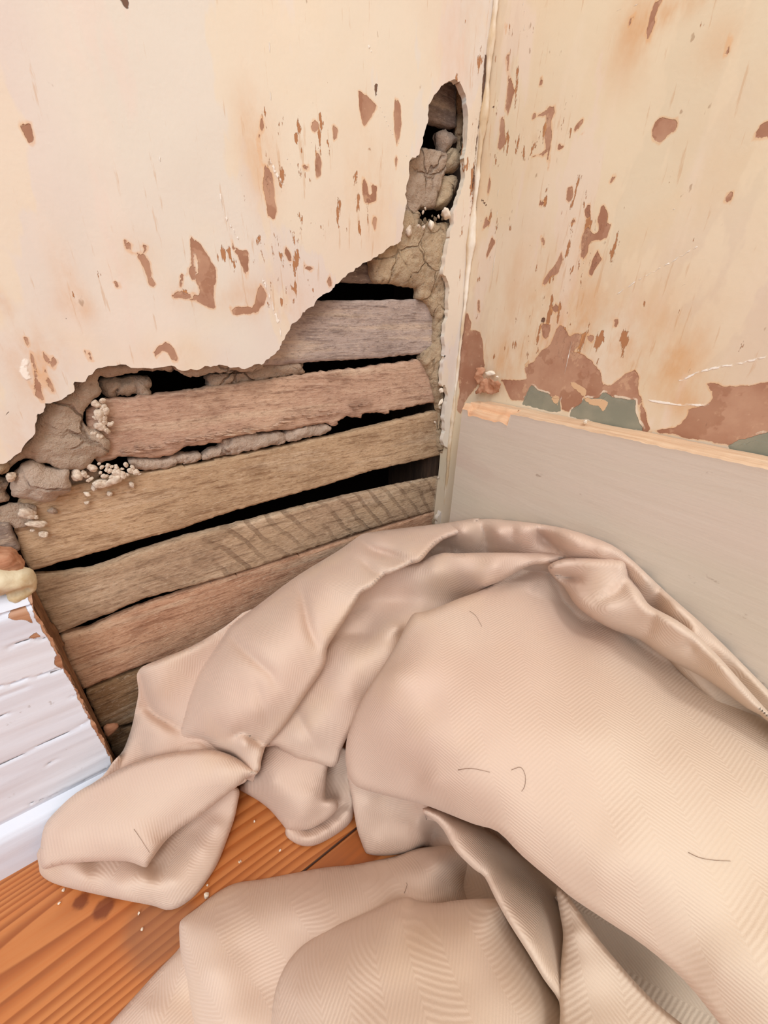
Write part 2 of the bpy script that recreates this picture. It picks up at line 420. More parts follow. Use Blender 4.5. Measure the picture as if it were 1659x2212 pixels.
def mat_floor():
    n = NT('orange_pine_floor', .32, .45)
    seam = n.attr('seam'); pid = n.attr('plank')
    cv = n.t.nodes.new('ShaderNodeCombineXYZ'); n.l(n.math('MULTIPLY', pid, 1.37), cv.inputs[0]); n.l(n.math('MULTIPLY', pid, .73), cv.inputs[1])
    ad = n.t.nodes.new('ShaderNodeVectorMath'); ad.operation = 'ADD'; n.l(n.co, ad.inputs[0]); n.l(cv.outputs[0], ad.inputs[1])
    v = ad.outputs[0]
    big = n.noise(5.5, n.map(scale=(.10, 1, 1), src=v), det=2, rough=.4)
    ring = n.math('FRACT', n.math('MULTIPLY', big, 85.))
    rg = n.ss(ring, .15, .9)
    rg = n.math('MULTIPLY', rg, n.ss(ring, 1., .9))
    fine = n.noise(300, n.map(scale=(.04, 1, 1), src=v), det=4)
    c = n.mix(rg, srgb(202, 130, 74), srgb(160, 90, 44))
    c = n.mix(n.math('MULTIPLY', n.ss(fine, .4, .7), .35), c, srgb(196, 108, 48))
    c = n.mix(n.math('MULTIPLY', n.ss(n.noise(7, det=3), .45, .7), .35), c, srgb(176, 96, 48))
    st = n.math('ADD', n.attr('stain'), n.math('MULTIPLY', n.math('SUBTRACT', n.noise(60, det=4), .5), .5))
    c = n.mix(n.math('MULTIPLY', n.ss(st, .2, 1.), .55), c, srgb(134, 92, 68))
    kn = n.math('ADD', n.attr('knot'), n.math('MULTIPLY', n.math('SUBTRACT', n.noise(160, det=3), .5), .6))
    c = n.mix(n.math('MULTIPLY', n.ss(kn, .35, .7), .8), c, srgb(112, 52, 26))
    sm = n.ss(seam, 1.1, .3)
    c = n.mix(sm, c, srgb(60, 30, 18))
    n.col(c)
    h = n.math('ADD', n.math('MULTIPLY', fine, .25), n.math('MULTIPLY', rg, -.06)); h = n.math('ADD', h, n.math('MULTIPLY', sm, -2.5))
    n.bump(h, .0005, .7)
    n.set(n.b.inputs['Roughness'], n.math('ADD', n.math('MULTIPLY', n.noise(30, det=4), .25), .22))
    return n.m
M_floor = mat_floor()

# ------------------------------------------------------------------ pixel-trace converters
def cv(ox, oy, s, pts): return [(ox + x / s, oy + y / s) for x, y in pts]
def pl(s):
    v = [float(t) for t in s.replace(',', ' ').split()]; return list(zip(v[::2], v[1::2]))
C1 = lambda s: cv(550, 100, 2.9493, pl(s)); C2 = lambda s: cv(0, 700, 2.962, pl(s)); C3 = lambda s: cv(400, 700, 2.5133, pl(s))
C4 = lambda s: cv(0, 1150, 2.949, pl(s)); C5 = lambda s: cv(960, 650, 2.373, pl(s)); CL = lambda s: cv(0, 0, 2.37, pl(s)); CR = lambda s: cv(960, 0, 2.373, pl(s))
C6 = lambda s: cv(60, 1350, 2.074, pl(s)); C7 = lambda s: cv(700, 1080, 1.73, pl(s)); C8 = lambda s: cv(700, 1600, 1.73, pl(s)); C9 = lambda s: cv(480, 1560, 3.19, pl(s))
CG = lambda s: cv(259, 1080, 2.56, pl(s)); CH = lambda s: cv(821, 1037, 1.98, pl(s)); CA = lambda s: cv(700, 1080, 2.9625, pl(s)); CB = lambda s: cv(840, 150, 5.979, pl(s)); CC = lambda s: cv(860, 820, 5.53, pl(s)); CD = lambda s: cv(0, 960, 5.027, pl(s)); CE = lambda s: cv(0, 1080, 6.91, pl(s))
def PY(pts, y=0.):                      # pixels -> (x, z) on a plane parallel to the left wall
    a = np.array(pts, float); w_ = wy(a[:, 0], a[:, 1], y); return w_[:, [0, 2]]
def PX(pts, x=0.):                      # pixels -> (y, z) on a plane parallel to the right wall
    a = np.array(pts, float); w_ = wx(a[:, 0], a[:, 1], x); return w_[:, [1, 2]]

# ------------------------------------------------------------------ left wall: cream finish coat with the hole
hole_px = (C1('1280 200 1330 240 1350 290 1355 370 1362 440 1355 520 1357 600 1345 680 1335 750 1345 820 1320 900 1300 960 1270 1060 1265 1130 1250 1180 1240 1270 1215 1360 1205 1440 1235 1490 1240 1560 1235 1680 1220 1770 1205 1850 1215 1930 1195 2040 1190 2130 1165 2190')
  + CC('560 60 600 200 560 300 545 480 560 600 530 740 600 840 640 900 690 1010 600 960 590 1180 560 1400 570 1500 480 1640 470 1750')
  + [(940, 1180), (925, 1330), (922, 1400)])
hole_px2 = C2('-40 890 0 885 40 888 75 880 100 830 140 800 190 750 220 700 225 650 245 610 260 550 300 515 370 495 430 470 465 435 490 385 540 360 590 320 640 290 690 270 750 262 840 270 930 280 1060 275 1100 262 1130 285 1170 311 1250 290 1400 262 1500 274 1560 285 1650 258')
hole_px3 = C1('40 2023 100 1990 150 1930 185 1875 215 1830 240 1775 290 1730 330 1690 380 1650 390 1620 440 1590 490 1550 515 1510 580 1480 640 1420 690 1385 740 1360 800 1325 850 1290 880 1275 935 1240 940 1190 945 1120 960 1040 965 1000 970 900 985 820 980 745 1000 715 1045 700 1060 640 1085 540 1100 470 1105 375 1150 310 1190 250')
hole = np.concatenate([PY(hole_px), [[-.005, -.01], [-.35, -.01], [-.352, .235], [-.342, .252]], PY(hole_px2), PY(hole_px3)])
def jag(P, s=0, a=.0012, f=260): return a * fbm(P, f, 3, s, .6) * 2
def axis(lo, flo, fhi, hi, st, coarse=.04):
    a = np.arange(flo, fhi + st * .5, st)
    L = np.arange(flo - coarse, lo, -coarse)[::-1] if lo < flo else np.array([])
    H = np.arange(a[-1] + coarse, hi, coarse) if hi > fhi else np.array([])
    return np.concatenate([L, a, H])
def near_feats(P, feats, tr, margin=.012):
    v = np.full(len(P), -9.)
    for f_ in feats:
        if len(f_) < 3: continue
        v = np.maximum(v, np.clip(sdf(P, tr(f_), margin) * 1000, -9, 9))
    return v
def near_lines(P, lines, tr):
    v = np.full(len(P), 9.)
    for ln, wd in lines:
        q = tr(ln); m = ((P > q.min(0) - .01) & (P < q.max(0) + .01)).all(1)
        if m.any(): v[m] = np.minimum(v[m], segdist(P[m], q[:-1], q[1:]) * 1000 / wd)
    return v
def blobs(P, lst, tr):
    v = np.zeros(len(P))
    for (x, y, rx, ry, a) in lst:
        c = tr([(x, y), (x + rx, y), (x, y + ry)]); r1 = np.linalg.norm(c[1] - c[0]); r2 = np.linalg.norm(c[2] - c[0])
        v += a * np.exp(-(((P[:, 0] - c[0][0]) / r1) ** 2 + ((P[:, 1] - c[0][1]) / r2) ** 2))
    return v
brownL = [CL(s) for s in ('105 610 130 620 165 625 160 655 175 700 165 735 145 735 120 690 108 650',
  '975 1215 1030 1250 1070 1310 1110 1380 1105 1430 1095 1500 1105 1580 1060 1570 1010 1545 985 1500 1020 1510 1025 1480 1000 1420 1025 1400 1020 1330 1000 1280 990 1275 985 1330 1000 1400 985 1440 970 1400 965 1380 985 1330 980 1270',
  '880 1520 920 1490 960 1500 1000 1540 940 1530', '1340 600 1350 650 1330 720 1345 850 1330 860 1320 700',
  '1360 840 1390 900 1400 1000 1420 1080 1400 1120 1370 1110 1360 1050 1340 940', '640 1230 680 1250 670 1290 730 1300 760 1350 770 1420 800 1460 770 1460 740 1380 700 1310 650 1280',
  '1180 1200 1200 1260 1230 1280 1270 1290 1270 1440 1250 1380 1220 1310 1190 1270', '1170 1560 1190 1590 1230 1570 1290 1580 1320 1530 1340 1470 1365 1520 1330 1570 1310 1600 1240 1610 1190 1605',
  '1590 655 1605 620 1635 650 1610 670', '925 1400 940 1410 930 1460 920 1470', '590 1445 620 1450 615 1475 600 1470', '730 1255 745 1265 740 1280', '1690 1400 1700 1450 1690 1480 1675 1440')] + [
  C1(s) for s in ('650 265 700 310 745 340 780 390 740 450 700 520 685 500 670 420', '905 330 925 380 935 500 920 600 905 640 890 560 888 430', '900 680 912 720 900 780 890 720',
  '690 840 710 880 720 950 750 950 745 880 780 890 775 990 700 1000 690 930', '755 1080 775 1100 765 1170 750 1130', '400 680 420 730 415 820 390 850 385 740', '490 500 525 530 520 590 500 600',
  '360 490 390 480 415 510 370 540', '300 760 350 760 345 795 310 790', '0 1650 40 1520 75 1580 60 1640 10 1700', '190 1270 215 1300 235 1370 215 1360 195 1320', '310 1360 330 1400 370 1410 365 1435 320 1415')] + [
  C2(s) for s in ('192 180 212 190 222 270 250 360 275 500 250 450 225 330 205 260','275 185 300 215 300 330 352 440 325 440 285 320','330 205 372 240 345 285 330 240','185 370 215 400 245 465 215 430','150 80 185 90 180 150 165 140', '980 190 1020 140 1070 120 1120 170 1145 230 1120 250 1080 180 1040 170 1000 220', '540 170 570 180 600 240 570 240 550 200')]
darkL = [C1('762 232 785 240 788 300 775 335 765 300 755 260'), CL('625 0 650 5 655 35 640 30'), CL('300 550 310 555 318 575 306 570'), CL('630 805 655 808 640 820'), CL('390 985 405 990 398 1003'), CL('340 1630 362 1635 350 1648'), CL('55 1600 70 1605 60 1620')]
scrL = [(CL('1385 170 1380 280 1390 400 1385 530'), .5), (CL('1130 1000 1150 1100 1190 1170 1222 1225'), 1.), (CL('1385 820 1410 880 1450 950'), 1.2), (CL('1355 1440 1395 1560 1432 1650'), .8), (C1('50 1480 100 1600 140 1730 180 1870'), 1.), (CL('1460 790 1490 850'), .7),
  (CL('945 380 960 480'), .45), (CL('820 790 815 870'), .5), (C1('800 390 880 560 980 720'), .5), (C2('160 240 150 300 175 345'), 2.2), (C1('725 0 740 30'), 1.)]
staL = [(560, 330, 40, 130, .7), (150, 600, 30, 80, .6), (90, 790, 60, 80, 1.2), (630, 660, 60, 50, .6), (560, 640, 60, 40, .7), (430, 640, 60, 30, .5), (10, 660, 25, 40, .8), (290, 560, 60, 50, .35), (160, 660, 40, 30, .6), (800, 430, 60, 120, .5), (1000, 100, 60, 200, .45), (60, 940, 50, 50, .9), (370, 770, 60, 30, .6)]
flaL = [(600, 420, 70, 150, 1), (690, 330, 60, 90, .9), (790, 430, 40, 100, .9), (510, 560, 60, 60, .8), (650, 570, 60, 60, .8), (300, 560, 70, 50, .6), (260, 390, 80, 60, .25), (150, 650, 40, 40, .8), (120, 780, 60, 70, .7), (430, 650, 60, 30, .7), (1010, 150, 50, 200, .5), (600, 650, 60, 50, .7), (720, 520, 60, 60, .5), (1015, 450, 25, 250, .8)]
def build_wall_left():
    xs = axis(-1.6, -.44, 0, 0, .0016); zs = axis(0, 0, .60, 1.8, .0016)
    f = lambda P: -(np.where(True, sdf(P, hole, .03), 0)) + jag(P, 3, .0009)
    def fc(P):
        v = -sdf(P, hole, .03); v = np.clip(v, -1, .02)
        return v + jag(P, 3, .0009)
    P, q = grid_sheet(xs, zs, fc)
    tr = lambda pts: PY(pts)
    at = dict(brown=near_feats(P, brownL, tr), green=np.full(len(P), -9.), inset=np.full(len(P), -9.), dark=np.maximum(near_feats(P, darkL, tr), .9 - near_lines(P, [(C1('1480 60 1462 250 1445 420 1425 560 1405 700 1388 900 1375 1000'), .9), (C1('1420 560 1400 720 1405 860'), .6), (C1('1395 1020 1380 1150 1368 1290'), .5), (C2('0 640 60 560 140 600'), .25)], tr)), scratch=near_lines(P, scrL, tr), stain=blobs(P, staL, tr), flake=.85 * blobs(P, flaL, tr))
    y = .0012 * fbm(P, 14, 3, 5)
    # sunken lips near the corner
    V = np.stack([P[:, 0], y, P[:, 1]], 1)
    e = bedges(q); ev = np.unique(e); m = {int(a): i + len(V) for i, a in enumerate(ev)}
    B = V[ev].copy(); B[:, 1] += .0042 + .001 * fbm(P[ev], 150, 2, 8)
    qf = [tuple(a) for a in q[:, ::1]]
    sides = []
    for a, b in e: sides.append((b, a, m[int(a)], m[int(b)]))
    V2 = np.concatenate([V, V[ev], B]); k = len(ev)
    m1 = {int(a): i + len(V) for i, a in enumerate(ev)}; m2 = {int(a): i + len(V) + k for i, a in enumerate(ev)}
    sides = [(m1[int(b)], m1[int(a)], m2[int(a)], m2[int(b)]) for a, b in e]
    at = {kk: np.concatenate([a, a[ev], a[ev]]) for kk, a in at.items()}
    mi = [0] * len(qf) + [0] * len(sides)
    o = mesh('wall_left', V2, qf + sides, [M_wallL, M_underC], mi=mi, attrs=at)
    return tag(o, 'cream plastered left wall with a torn hole showing laths', kind='structure')
build_wall_left()

# ------------------------------------------------------------------ right wall
brownR = [CR(s) for s in ('1080 0 1110 0 1080 80 1060 180 1040 235 1025 180 1050 90', '970 70 960 110 945 130 950 90', '1060 660 1080 620 1120 600 1190 605 1190 660 1130 710 1100 730 1070 710',
  '1580 700 1600 650 1640 620 1700 620 1700 690 1620 710 1580 715', '315 290 330 270 330 380 355 460 330 560 320 590 310 560 320 460', '285 600 300 620 300 690 310 720 280 770 265 760 280 690',
  '530 540 560 540 560 590 545 620 550 700 540 800 530 880 518 820 515 700 525 640 520 590 450 605 450 590 520 570', '440 800 520 780 520 800 450 805', '700 610 710 620 670 670 665 660',
  '580 740 615 745 610 760 580 765', '630 960 655 960 655 1010 640 1030 625 1020', '870 890 880 900 860 935 850 930', '740 1050 750 1110 730 1120 715 1085',
  '820 1050 835 1100 830 1140 855 1150 830 1220 790 1230 740 1240 730 1290 710 1335 695 1330 700 1220 720 1170 745 1160 760 1200 790 1190 785 1120 805 1060', '780 1280 800 1330 770 1380 745 1425 740 1400 755 1340',
  '600 1290 605 1330 580 1400 540 1420 505 1470 500 1450 545 1380 575 1340', '230 880 235 940 220 1010 215 980', '210 1100 230 1150 190 1180', '240 1210 255 1240 210 1330 205 1310 225 1250', '490 1210 510 1220 510 1270 495 1240',
  '575 1545 585 1590 560 1615 548 1580', '490 1020 510 1040 490 1065 480 1050', '640 1130 660 1120 665 1140 645 1155', '305 105 318 130 312 175 303 140', '1465 160 1470 200 1450 280 1430 285 1445 220', '1455 990 1470 990 1460 1040 1445 1020', '165 1540 180 1540 180 1610 168 1600', '495 395 500 440 485 430', '700 680 712 678 705 692')] + [
  C5(s) for s in ('110 60 135 110 130 150 180 160 195 230 200 330 170 420 140 470 100 520 80 580 60 560 75 470 70 380 80 280 90 200 60 190 95 120',
  '590 120 630 160 640 200 660 170 700 170 690 230 660 260 720 280 760 320 800 370 810 430 850 440 900 390 980 350 1000 390 990 440 990 510 940 520 880 510 830 480 800 510 720 500 680 540 640 570 600 560 590 500 530 490 480 470 430 450 410 340 460 310 490 260 540 230 560 170',
  '280 400 350 410 430 400 440 450 410 510 340 510 310 440', '1340 420 1400 420 1420 450 1500 440 1600 425 1800 415 2000 470 2150 420 2150 800 1800 760 1600 720 1500 740 1430 740 1350 720 1240 700 1080 670 1200 640 1240 600 1250 560 1330 540 1380 510 1370 470',
  '980 480 1010 490 1030 620 1050 670 1010 660', '500 120 545 120 530 190 505 190', '730 170 765 180 760 220 740 210', '870 90 890 90 885 135 868 130')]
greenR = [C5(s) for s in ('440 430 480 460 530 475 560 500 590 500 600 570 540 570 400 530 420 470', '650 560 700 530 720 500 790 500 815 470 860 490 930 505 975 510 975 560 1010 660 900 660 760 620 640 590', '1450 745 1560 700 1659 670 1800 640 2000 700 2100 900 1750 860 1620 820 1480 780')]
insR = [C5(s) for s in ('640 420 700 430 725 460 715 495 670 450', '720 500 800 505 840 520 820 565 790 540 740 530', '540 500 570 480 590 500 580 540', '400 330 430 310 420 340')]
darkR = [C5('495 90 512 92 508 108 497 105'), CR('495 1550 508 1552 505 1568 495 1566'), CR('235 540 252 545 245 555'), CR('178 500 195 500 185 590 175 560')]
scrR = [(C5('1010 495 1070 515 1130 525 1230 535 1350 535'), 1.1), (C5('1200 412 1300 365 1400 340 1500 325 1659 283'), 1.), (C5('655 180 630 310 600 460 592 560'), .6), (CR('400 0 408 80 405 160'), .6),
  (CR('385 250 370 480'), .45), (CR('275 880 265 1100 265 1250 235 1450 210 1640'), .45), (CR('880 1510 1000 1430 1150 1350 1300 1260'), .7), (CR('1100 1520 1250 1450'), .5), (CR('860 60 1000 20'), .3), (CR('1040 1140 1200 1060'), .35)]
staR = [(1450, 790, 90, 80, .8), (1340, 720, 120, 60, .6), (1200, 650, 120, 60, .5), (1380, 60, 60, 100, .8), (1030, 420, 30, 300, .5), (1180, 300, 60, 80, .3), (1210, 740, 160, 70, .9), (1560, 90, 60, 60, .4), (1070, 800, 60, 60, .8), (1280, 520, 60, 80, .5), (1480, 870, 60, 40, .6), (1130, 580, 80, 80, .4), (1470, 10, 60, 30, 1.1)]
flaR = [(1180, 300, 70, 100, .9), (1240, 450, 90, 90, .9), (1280, 540, 60, 90, .9), (1070, 450, 50, 250, .8), (1180, 620, 100, 90, .6), (1300, 720, 150, 60, .8), (1180, 740, 120, 70, .9), (1400, 760, 90, 60, .5), (1540, 430, 80, 60, .25), (1500, 100, 100, 80, .3), (1080, 130, 40, 120, .6)]
def build_wall_right():
    ys = axis(-1.6, -.36, .012, .012, .0016); zs = axis(0, 0, .60, 1.8, .0016)
    P, q = grid_sheet(ys, zs, lambda P: np.full(len(P), 1.) + 0 * P[:, 0])
    tr = lambda pts: PX(pts)
    at = dict(brown=near_feats(P, brownR, tr), green=near_feats(P, greenR, tr), inset=near_feats(P, insR, tr), dark=np.maximum(near_feats(P, darkR, tr), .9 - near_lines(P, [(CR('215 0 225 60 215 130 205 250'), .7), (CR('195 620 185 760 160 900 150 1000 160 1080'), .8), (CR('185 1020 210 1050'), .6), (CR('240 230 225 380'), .5)], tr)), scratch=near_lines(P, scrR, tr), stain=blobs(P, staR, tr), flake=.72 * blobs(P, flaR, tr))
    x = .0014 * fbm(P, 12, 3, 15) + .0006
    V = np.stack([x, P[:, 0], P[:, 1]], 1)
    return tag(mesh('wall_right', V, q[:, ::-1], M_wallR, attrs=at), 'cream plastered right wall with brown and green patches', kind='structure')
build_wall_right()

# ------------------------------------------------------------------ void behind the laths and studs
def box(name, lo, hi, mat, parent=None, bev=0):
    bm = bmesh.new(); bmesh.ops.create_cube(bm, size=1)
    for v in bm.verts: v.co = Vector([(lo[i] + hi[i]) / 2 + v.co[i] * (hi[i] - lo[i]) for i in range(3)])
    if bev: bmesh.ops.bevel(bm, geom=bm.edges[:], offset=bev, segments=2, affect='EDGES')
    me = bpy.data.meshes.new(name); bm.to_mesh(me); bm.free(); me.materials.append(mat)
    o = bpy.data.objects.new(name, me); COL.objects.link(o)
    if parent: o.parent = parent
    return o
tag(box('cavity_back', (-1.6, .085, -.02), (.06, .095, 1.8), M_dark), kind='structure')  # near-black sheet paints in the void's shade and keeps world light out
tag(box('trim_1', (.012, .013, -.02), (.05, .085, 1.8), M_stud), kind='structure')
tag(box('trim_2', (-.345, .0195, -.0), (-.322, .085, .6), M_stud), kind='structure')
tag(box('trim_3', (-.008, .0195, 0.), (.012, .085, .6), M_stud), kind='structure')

# ------------------------------------------------------------------ generic plates set in the left wall
def plate(name, poly, y0, th, mat, step=.0014, dome=0., dw=.004, rough=.0005, rf=180, ja=.0006, jf=300, seed=1, parent=None, back=True, tilt=(0, 0), extra=None, smoothpoly=True, cracks=0.):
    poly = crom(poly, 3) if smoothpoly else np.array(poly)
    lo, hi = poly.min(0) - step * 2, poly.max(0) + step * 2
    xs = np.arange(lo[0], hi[0], step); zs = np.arange(lo[1], hi[1], step)
    f = lambda P: sdf(P, poly) + jag(P, seed, ja, jf)
    P, q = grid_sheet(xs, zs, f)
    d = np.maximum(f(P), 0)
    y = y0 + rough * (fbm(P, rf, 4, seed + 20, .6) * 1.6 + (.35 * np.abs(fbm(P, rf * 3, 3, seed + 30)) * 2 if dome and rough > .0006 else 0))
    if dome: y = y + dome * np.exp(-d / dw)
    if extra is not None: y = y + extra(P, d)
    c = P.mean(0); y = y + (P[:, 0] - c[0]) * tilt[0] + (P[:, 1] - c[1]) * tilt[1]
    V = np.stack([P[:, 0], y, P[:, 1]], 1)
    e = bedges(q); ev = np.unique(e); k = len(ev)
    B = V[ev].copy(); B[:, 1] = np.maximum(B[:, 1] + .0003, y0 + th)
    if dome:
        V2 = np.concatenate([V, B]); m1 = {int(a): int(a) for a in ev}; m2 = {int(a): i + len(V) for i, a in enumerate(ev)}
    else:
        V2 = np.concatenate([V, V[ev], B]); m1 = {int(a): i + len(V) for i, a in enumerate(ev)}; m2 = {int(a): i + len(V) + k for i, a in enumerate(ev)}
    fs = [tuple(a) for a in q] + [(m1[int(b)], m1[int(a)], m2[int(a)], m2[int(b)]) for a, b in e]
    if back:
        n0 = len(V2); W = V.copy(); W[:, 1] = y0 + th; V2 = np.concatenate([V2, W]); fs += [tuple(a[::-1] + n0) for a in q]
        vv = V2
    return mesh(name, V2, fs, mat, parent)

def lump(P, sc, seed, amp):
    """cell-like lumps with creases"""
    Q = P + .008 * np.stack([vn(P, 60, seed), vn(P, 60, seed + 5)], 1)
    g = np.floor(Q / sc).astype(np.int64); best = np.full(len(P), 9.); sec = np.full(len(P), 9.)
    for a in (-1, 0, 1):
        for b in (-1, 0, 1):
            c = g + [a, b]
            jx = _hash(c[:, 0], c[:, 1], np.zeros_like(c[:, 0]), seed); jy = _hash(c[:, 0], c[:, 1], np.ones_like(c[:, 0]), seed)
            p = (c + np.stack([jx, jy], 1)) * sc
            d = np.linalg.norm(Q - p, axis=1) / sc
            nb = np.minimum(best, d); sec = np.minimum(sec, np.maximum(best, d)); best = nb
    edge = sec - best
    return amp * .7 * (np.exp(-edge / .05))       # pushes creases inwards

# ------------------------------------------------------------------ laths
lathY = .0125
def lath(pxs, mat, label, y=lathY, seed=1, frayed=False, thick=.0065, ja=.0004, tilt=(0, 0)):
    poly = PY(pxs, y)
    ex = None
    if frayed: pass
    o = plate('wood_lath', poly, y, thick, mat, step=.0014, rough=.0003, rf=120, ja=ja, jf=220, seed=seed, smoothpoly=False, dome=.0008, dw=.0012, tilt=tilt)
    return tag(o, label, 'lath', 'split wooden laths behind the plaster')
MLg = mat_lath('lath_grey', srgb(184, 166, 157), srgb(196, 178, 168), srgb(108, 92, 86), 0)
MLp = mat_lath('lath_pinkish', srgb(200, 164, 142), srgb(214, 180, 154), srgb(122, 86, 68), 0)
MLt = mat_lath('lath_tan', srgb(194, 164, 132), srgb(210, 178, 144), srgb(118, 82, 54), 0)
MLo = mat_lath('lath_sawn', srgb(198, 170, 140), srgb(184, 156, 130), srgb(106, 80, 60), .8, .62)
MLr = mat_lath('lath_reddish', srgb(196, 152, 124), srgb(208, 168, 138), srgb(120, 74, 50), 0)
MLd = mat_lath('lath_dull', srgb(152, 120, 88), srgb(166, 134, 102), srgb(88, 64, 48), 0)
MLe = mat_lath('lath_ashy', srgb(150, 134, 124), srgb(164, 146, 134), srgb(98, 82, 74), 0)
# tall grey lath
lath(C1('330 1622 700 1618 1060 1612 1105 1630 1140 1680 1155 1780 1152 1880 1128 1945 1050 1962 800 1985 500 2005 60 2035 -150 2050 -150 1750'), MLg, 'grey weathered lath with a rounded end, highest wide one in the hole', seed=2, y=.0105)
# frayed pinkish lath
up = C2('640 485 800 478 950 455 1335 415 1659 375')[:-1] + C3('0 365 300 325 650 275 1000 235 1270 195 1310 210 1345 290 1375 400 1368 425')
lo_ = C3('1300 435 1200 455 1205 462 1110 470 1120 492 1060 482 960 490 970 512 880 505 830 530 835 556 760 540 640 560 560 575 470 580 380 590 300 610 200 628 200 640 60 660 0 668')[::1] + C2('1100 850 900 860 760 850 640 900 560 800 560 560')
lath(up + lo_, MLp, 'pinkish brown lath with a splintered lower edge', seed=3, ja=.0007, y=.0105)
# tan lath L3
lath(C2('120 1130 290 1060 470 1030 640 1000 900 965 1200 905 1500 850 1659 815')[:-1] + C3('0 780 300 715 600 655 800 610 1100 540 1380 470 1405 560 1400 680 1390 712 1250 745 1000 800 750 880 500 950 250 1020 0 1108') + C2('1000 1355 700 1440 400 1525 195 1582 150 1500 120 1400 85 1310 100 1250'), MLt, 'broad tan lath strewn with plaster crumbs at its left end', seed=4)
# sawn lath L4
lath(C4('200 290 420 270 600 240 900 130') + C3('0 1165 300 1090 600 1010 900 935 1200 870 1410 830 1418 1000 1250 1045 1000 1115 700 1215 450 1300 200 1378') + C4('1239 340 900 430 700 520 540 580 370 650 330 590 250 480 225 400'), MLo, 'tan lath with diagonal saw marks across its face', seed=5)
# reddish lath L5
lath(C4('372 668 560 628 800 520 1000 450 1239 370') + C3('250 1375 700 1235 1000 1135 1390 1010 1390 1110 1200 1250 700 1500') + [(640, 1500), (420, 1560)] + C4('1100 800 900 850 740 915 530 1005 450 880 400 760'), MLr, 'reddish brown lath just above the folded cloth', seed=6)
lath(C4('545 1022 740 945 1000 860 1400 720 1500 1000 1100 1130 820 1225 740 1245 640 1250 600 1150'), MLd, 'dull brown lath between white skirting end and cloth', seed=7)
lath(C4('660 1290 800 1260 1000 1190 1300 1150 1300 1500 1000 1500 740 1450 700 1350'), MLd, 'dark lowest lath, barely seen above the floor', seed=8, y=.015)
# stubs on the left of the joint
lath(CE('-400 330 -100 330 110 370 160 420 200 540 300 770 200 810 60 840 -300 900'), MLe, 'short grey lath end at the left edge, above white skirting', seed=9, y=.0085)
# upper hole laths
lath(C1('1060 80 1290 80 1292 300 1290 518 1200 495 1100 470 1040 470 1040 200'), MLe, 'pinkish grey lath deep in the narrow top of the hole', seed=10, y=.016)
lath(CB('100 1000 420 1000 500 1015 700 1050 775 1080 760 1200 740 1300 700 1500 640 1690 620 1800 480 1800 200 1800 60 1800'), MLe, 'hidden lath coated in cracked grey undercoat', seed=11, y=.0135)
lath(C1('400 1380 1150 1380 1150 1460 1000 1512 700 1508 500 1502'), MLe, 'grey lath mostly buried under crumbling undercoat', seed=12, y=.014)

# ------------------------------------------------------------------ undercoat masses
def mass(name, pxs, y, th, mat, label, cat, group=None, sc=.014, amp=.0016, dome=.003, dw=.003, seed=1, ja=.0008, rough=.0011, tilt=(0, 0), step=.0013):
    o = plate(name, PY(pxs, y), y, th, mat, step=step, dome=dome, dw=dw, rough=rough, rf=110, ja=ja, jf=240, seed=seed, tilt=tilt, extra=lambda P, d: lump(P, sc, seed, amp))
    return tag(o, label, cat, group)
mass('plaster_undercoat', C2('60 840 100 800 190 700 200 640 230 560 300 480 400 440 450 400 500 340 560 300 640 250 760 230 1000 240 1120 240 1130 305 1100 308 1000 306 870 318 700 340 640 345 630 400 650 450 605 500 560 540 540 600 560 670 640 710 715 760 718 810 690 845 600 885 545 935 440 950 370 945 280 910 190 880 120 885 70 925 20 940 0 900'),
  .0035, .008, M_under, 'broad mass of cracked grey undercoat on the left of hole', 'plaster', seed=31, dome=.0045, dw=.005, amp=.0012, sc=.022, rough=.0008)
mass('plaster_undercoat', C2('1120 240 1400 225 1640 235 1700 270 1640 300 1450 315 1350 318 1290 338 1215 342 1150 318') , .0035, .006, M_under, 'thin lip of grey undercoat hanging above the left black gap', 'plaster', seed=32, dome=.002)
mass('plaster_undercoat', C1('920 1060 950 1040 990 1035 1060 1040 1080 1075 1060 1105 1120 1108 1200 1118 1260 1120 1300 1180 1260 1290 1230 1370 1225 1440 1260 1490 1262 1560 1250 1680 1240 1770 1225 1850 1235 1930 1215 2040 1205 2140 1180 2200 1150 2150 1120 2070 1090 2020 1100 1990 1130 1960 1155 1900 1162 1800 1155 1700 1120 1640 1060 1605 1058 1560 1040 1535 920 1512 800 1500 770 1430 760 1370 700 1360 800 1300 880 1240 900 1200 900 1120'),
  .0045, .009, M_underC, 'sandy cracked undercoat filling the hole beside the corner', 'plaster', seed=33, sc=.012, amp=.0022, dome=.003, rough=.0014)
mass('plaster_undercoat', C3('1290 180 1330 140 1380 110 1420 200 1420 340 1415 420 1425 560 1440 640 1460 760 1440 720 1395 700 1385 600 1390 480 1365 400 1330 280'), .0065, .008, M_underC, 'narrow crumbly undercoat strip at the ends of the laths', 'plaster', seed=34, sc=.009, amp=.002, dome=.002)
mass('plaster_undercoat', CC('600 950 690 1000 700 1200 680 1500 650 1750 460 1760 480 1640 560 1500 575 1300 585 1180'), .006, .01, M_underC, 'lowest strip of crumbly undercoat beside the skirting board end', 'plaster', seed=35, sc=.009, amp=.002, dome=.002)
mass('plaster_undercoat', CB('240 1200 300 1140 390 1110 400 1010 500 1020 700 1055 770 1085 750 1200 740 1300 690 1500 640 1690 620 1780 520 1790 430 1760 360 1900 330 2060 250 2110 170 2070 160 1900 200 1700 215 1500 240 1350'), .0075, .006, M_under, 'cracked brownish undercoat stuck on lath in upper hole', 'plaster', seed=36, sc=.012, amp=.0014, dome=.0015, rough=.0012)
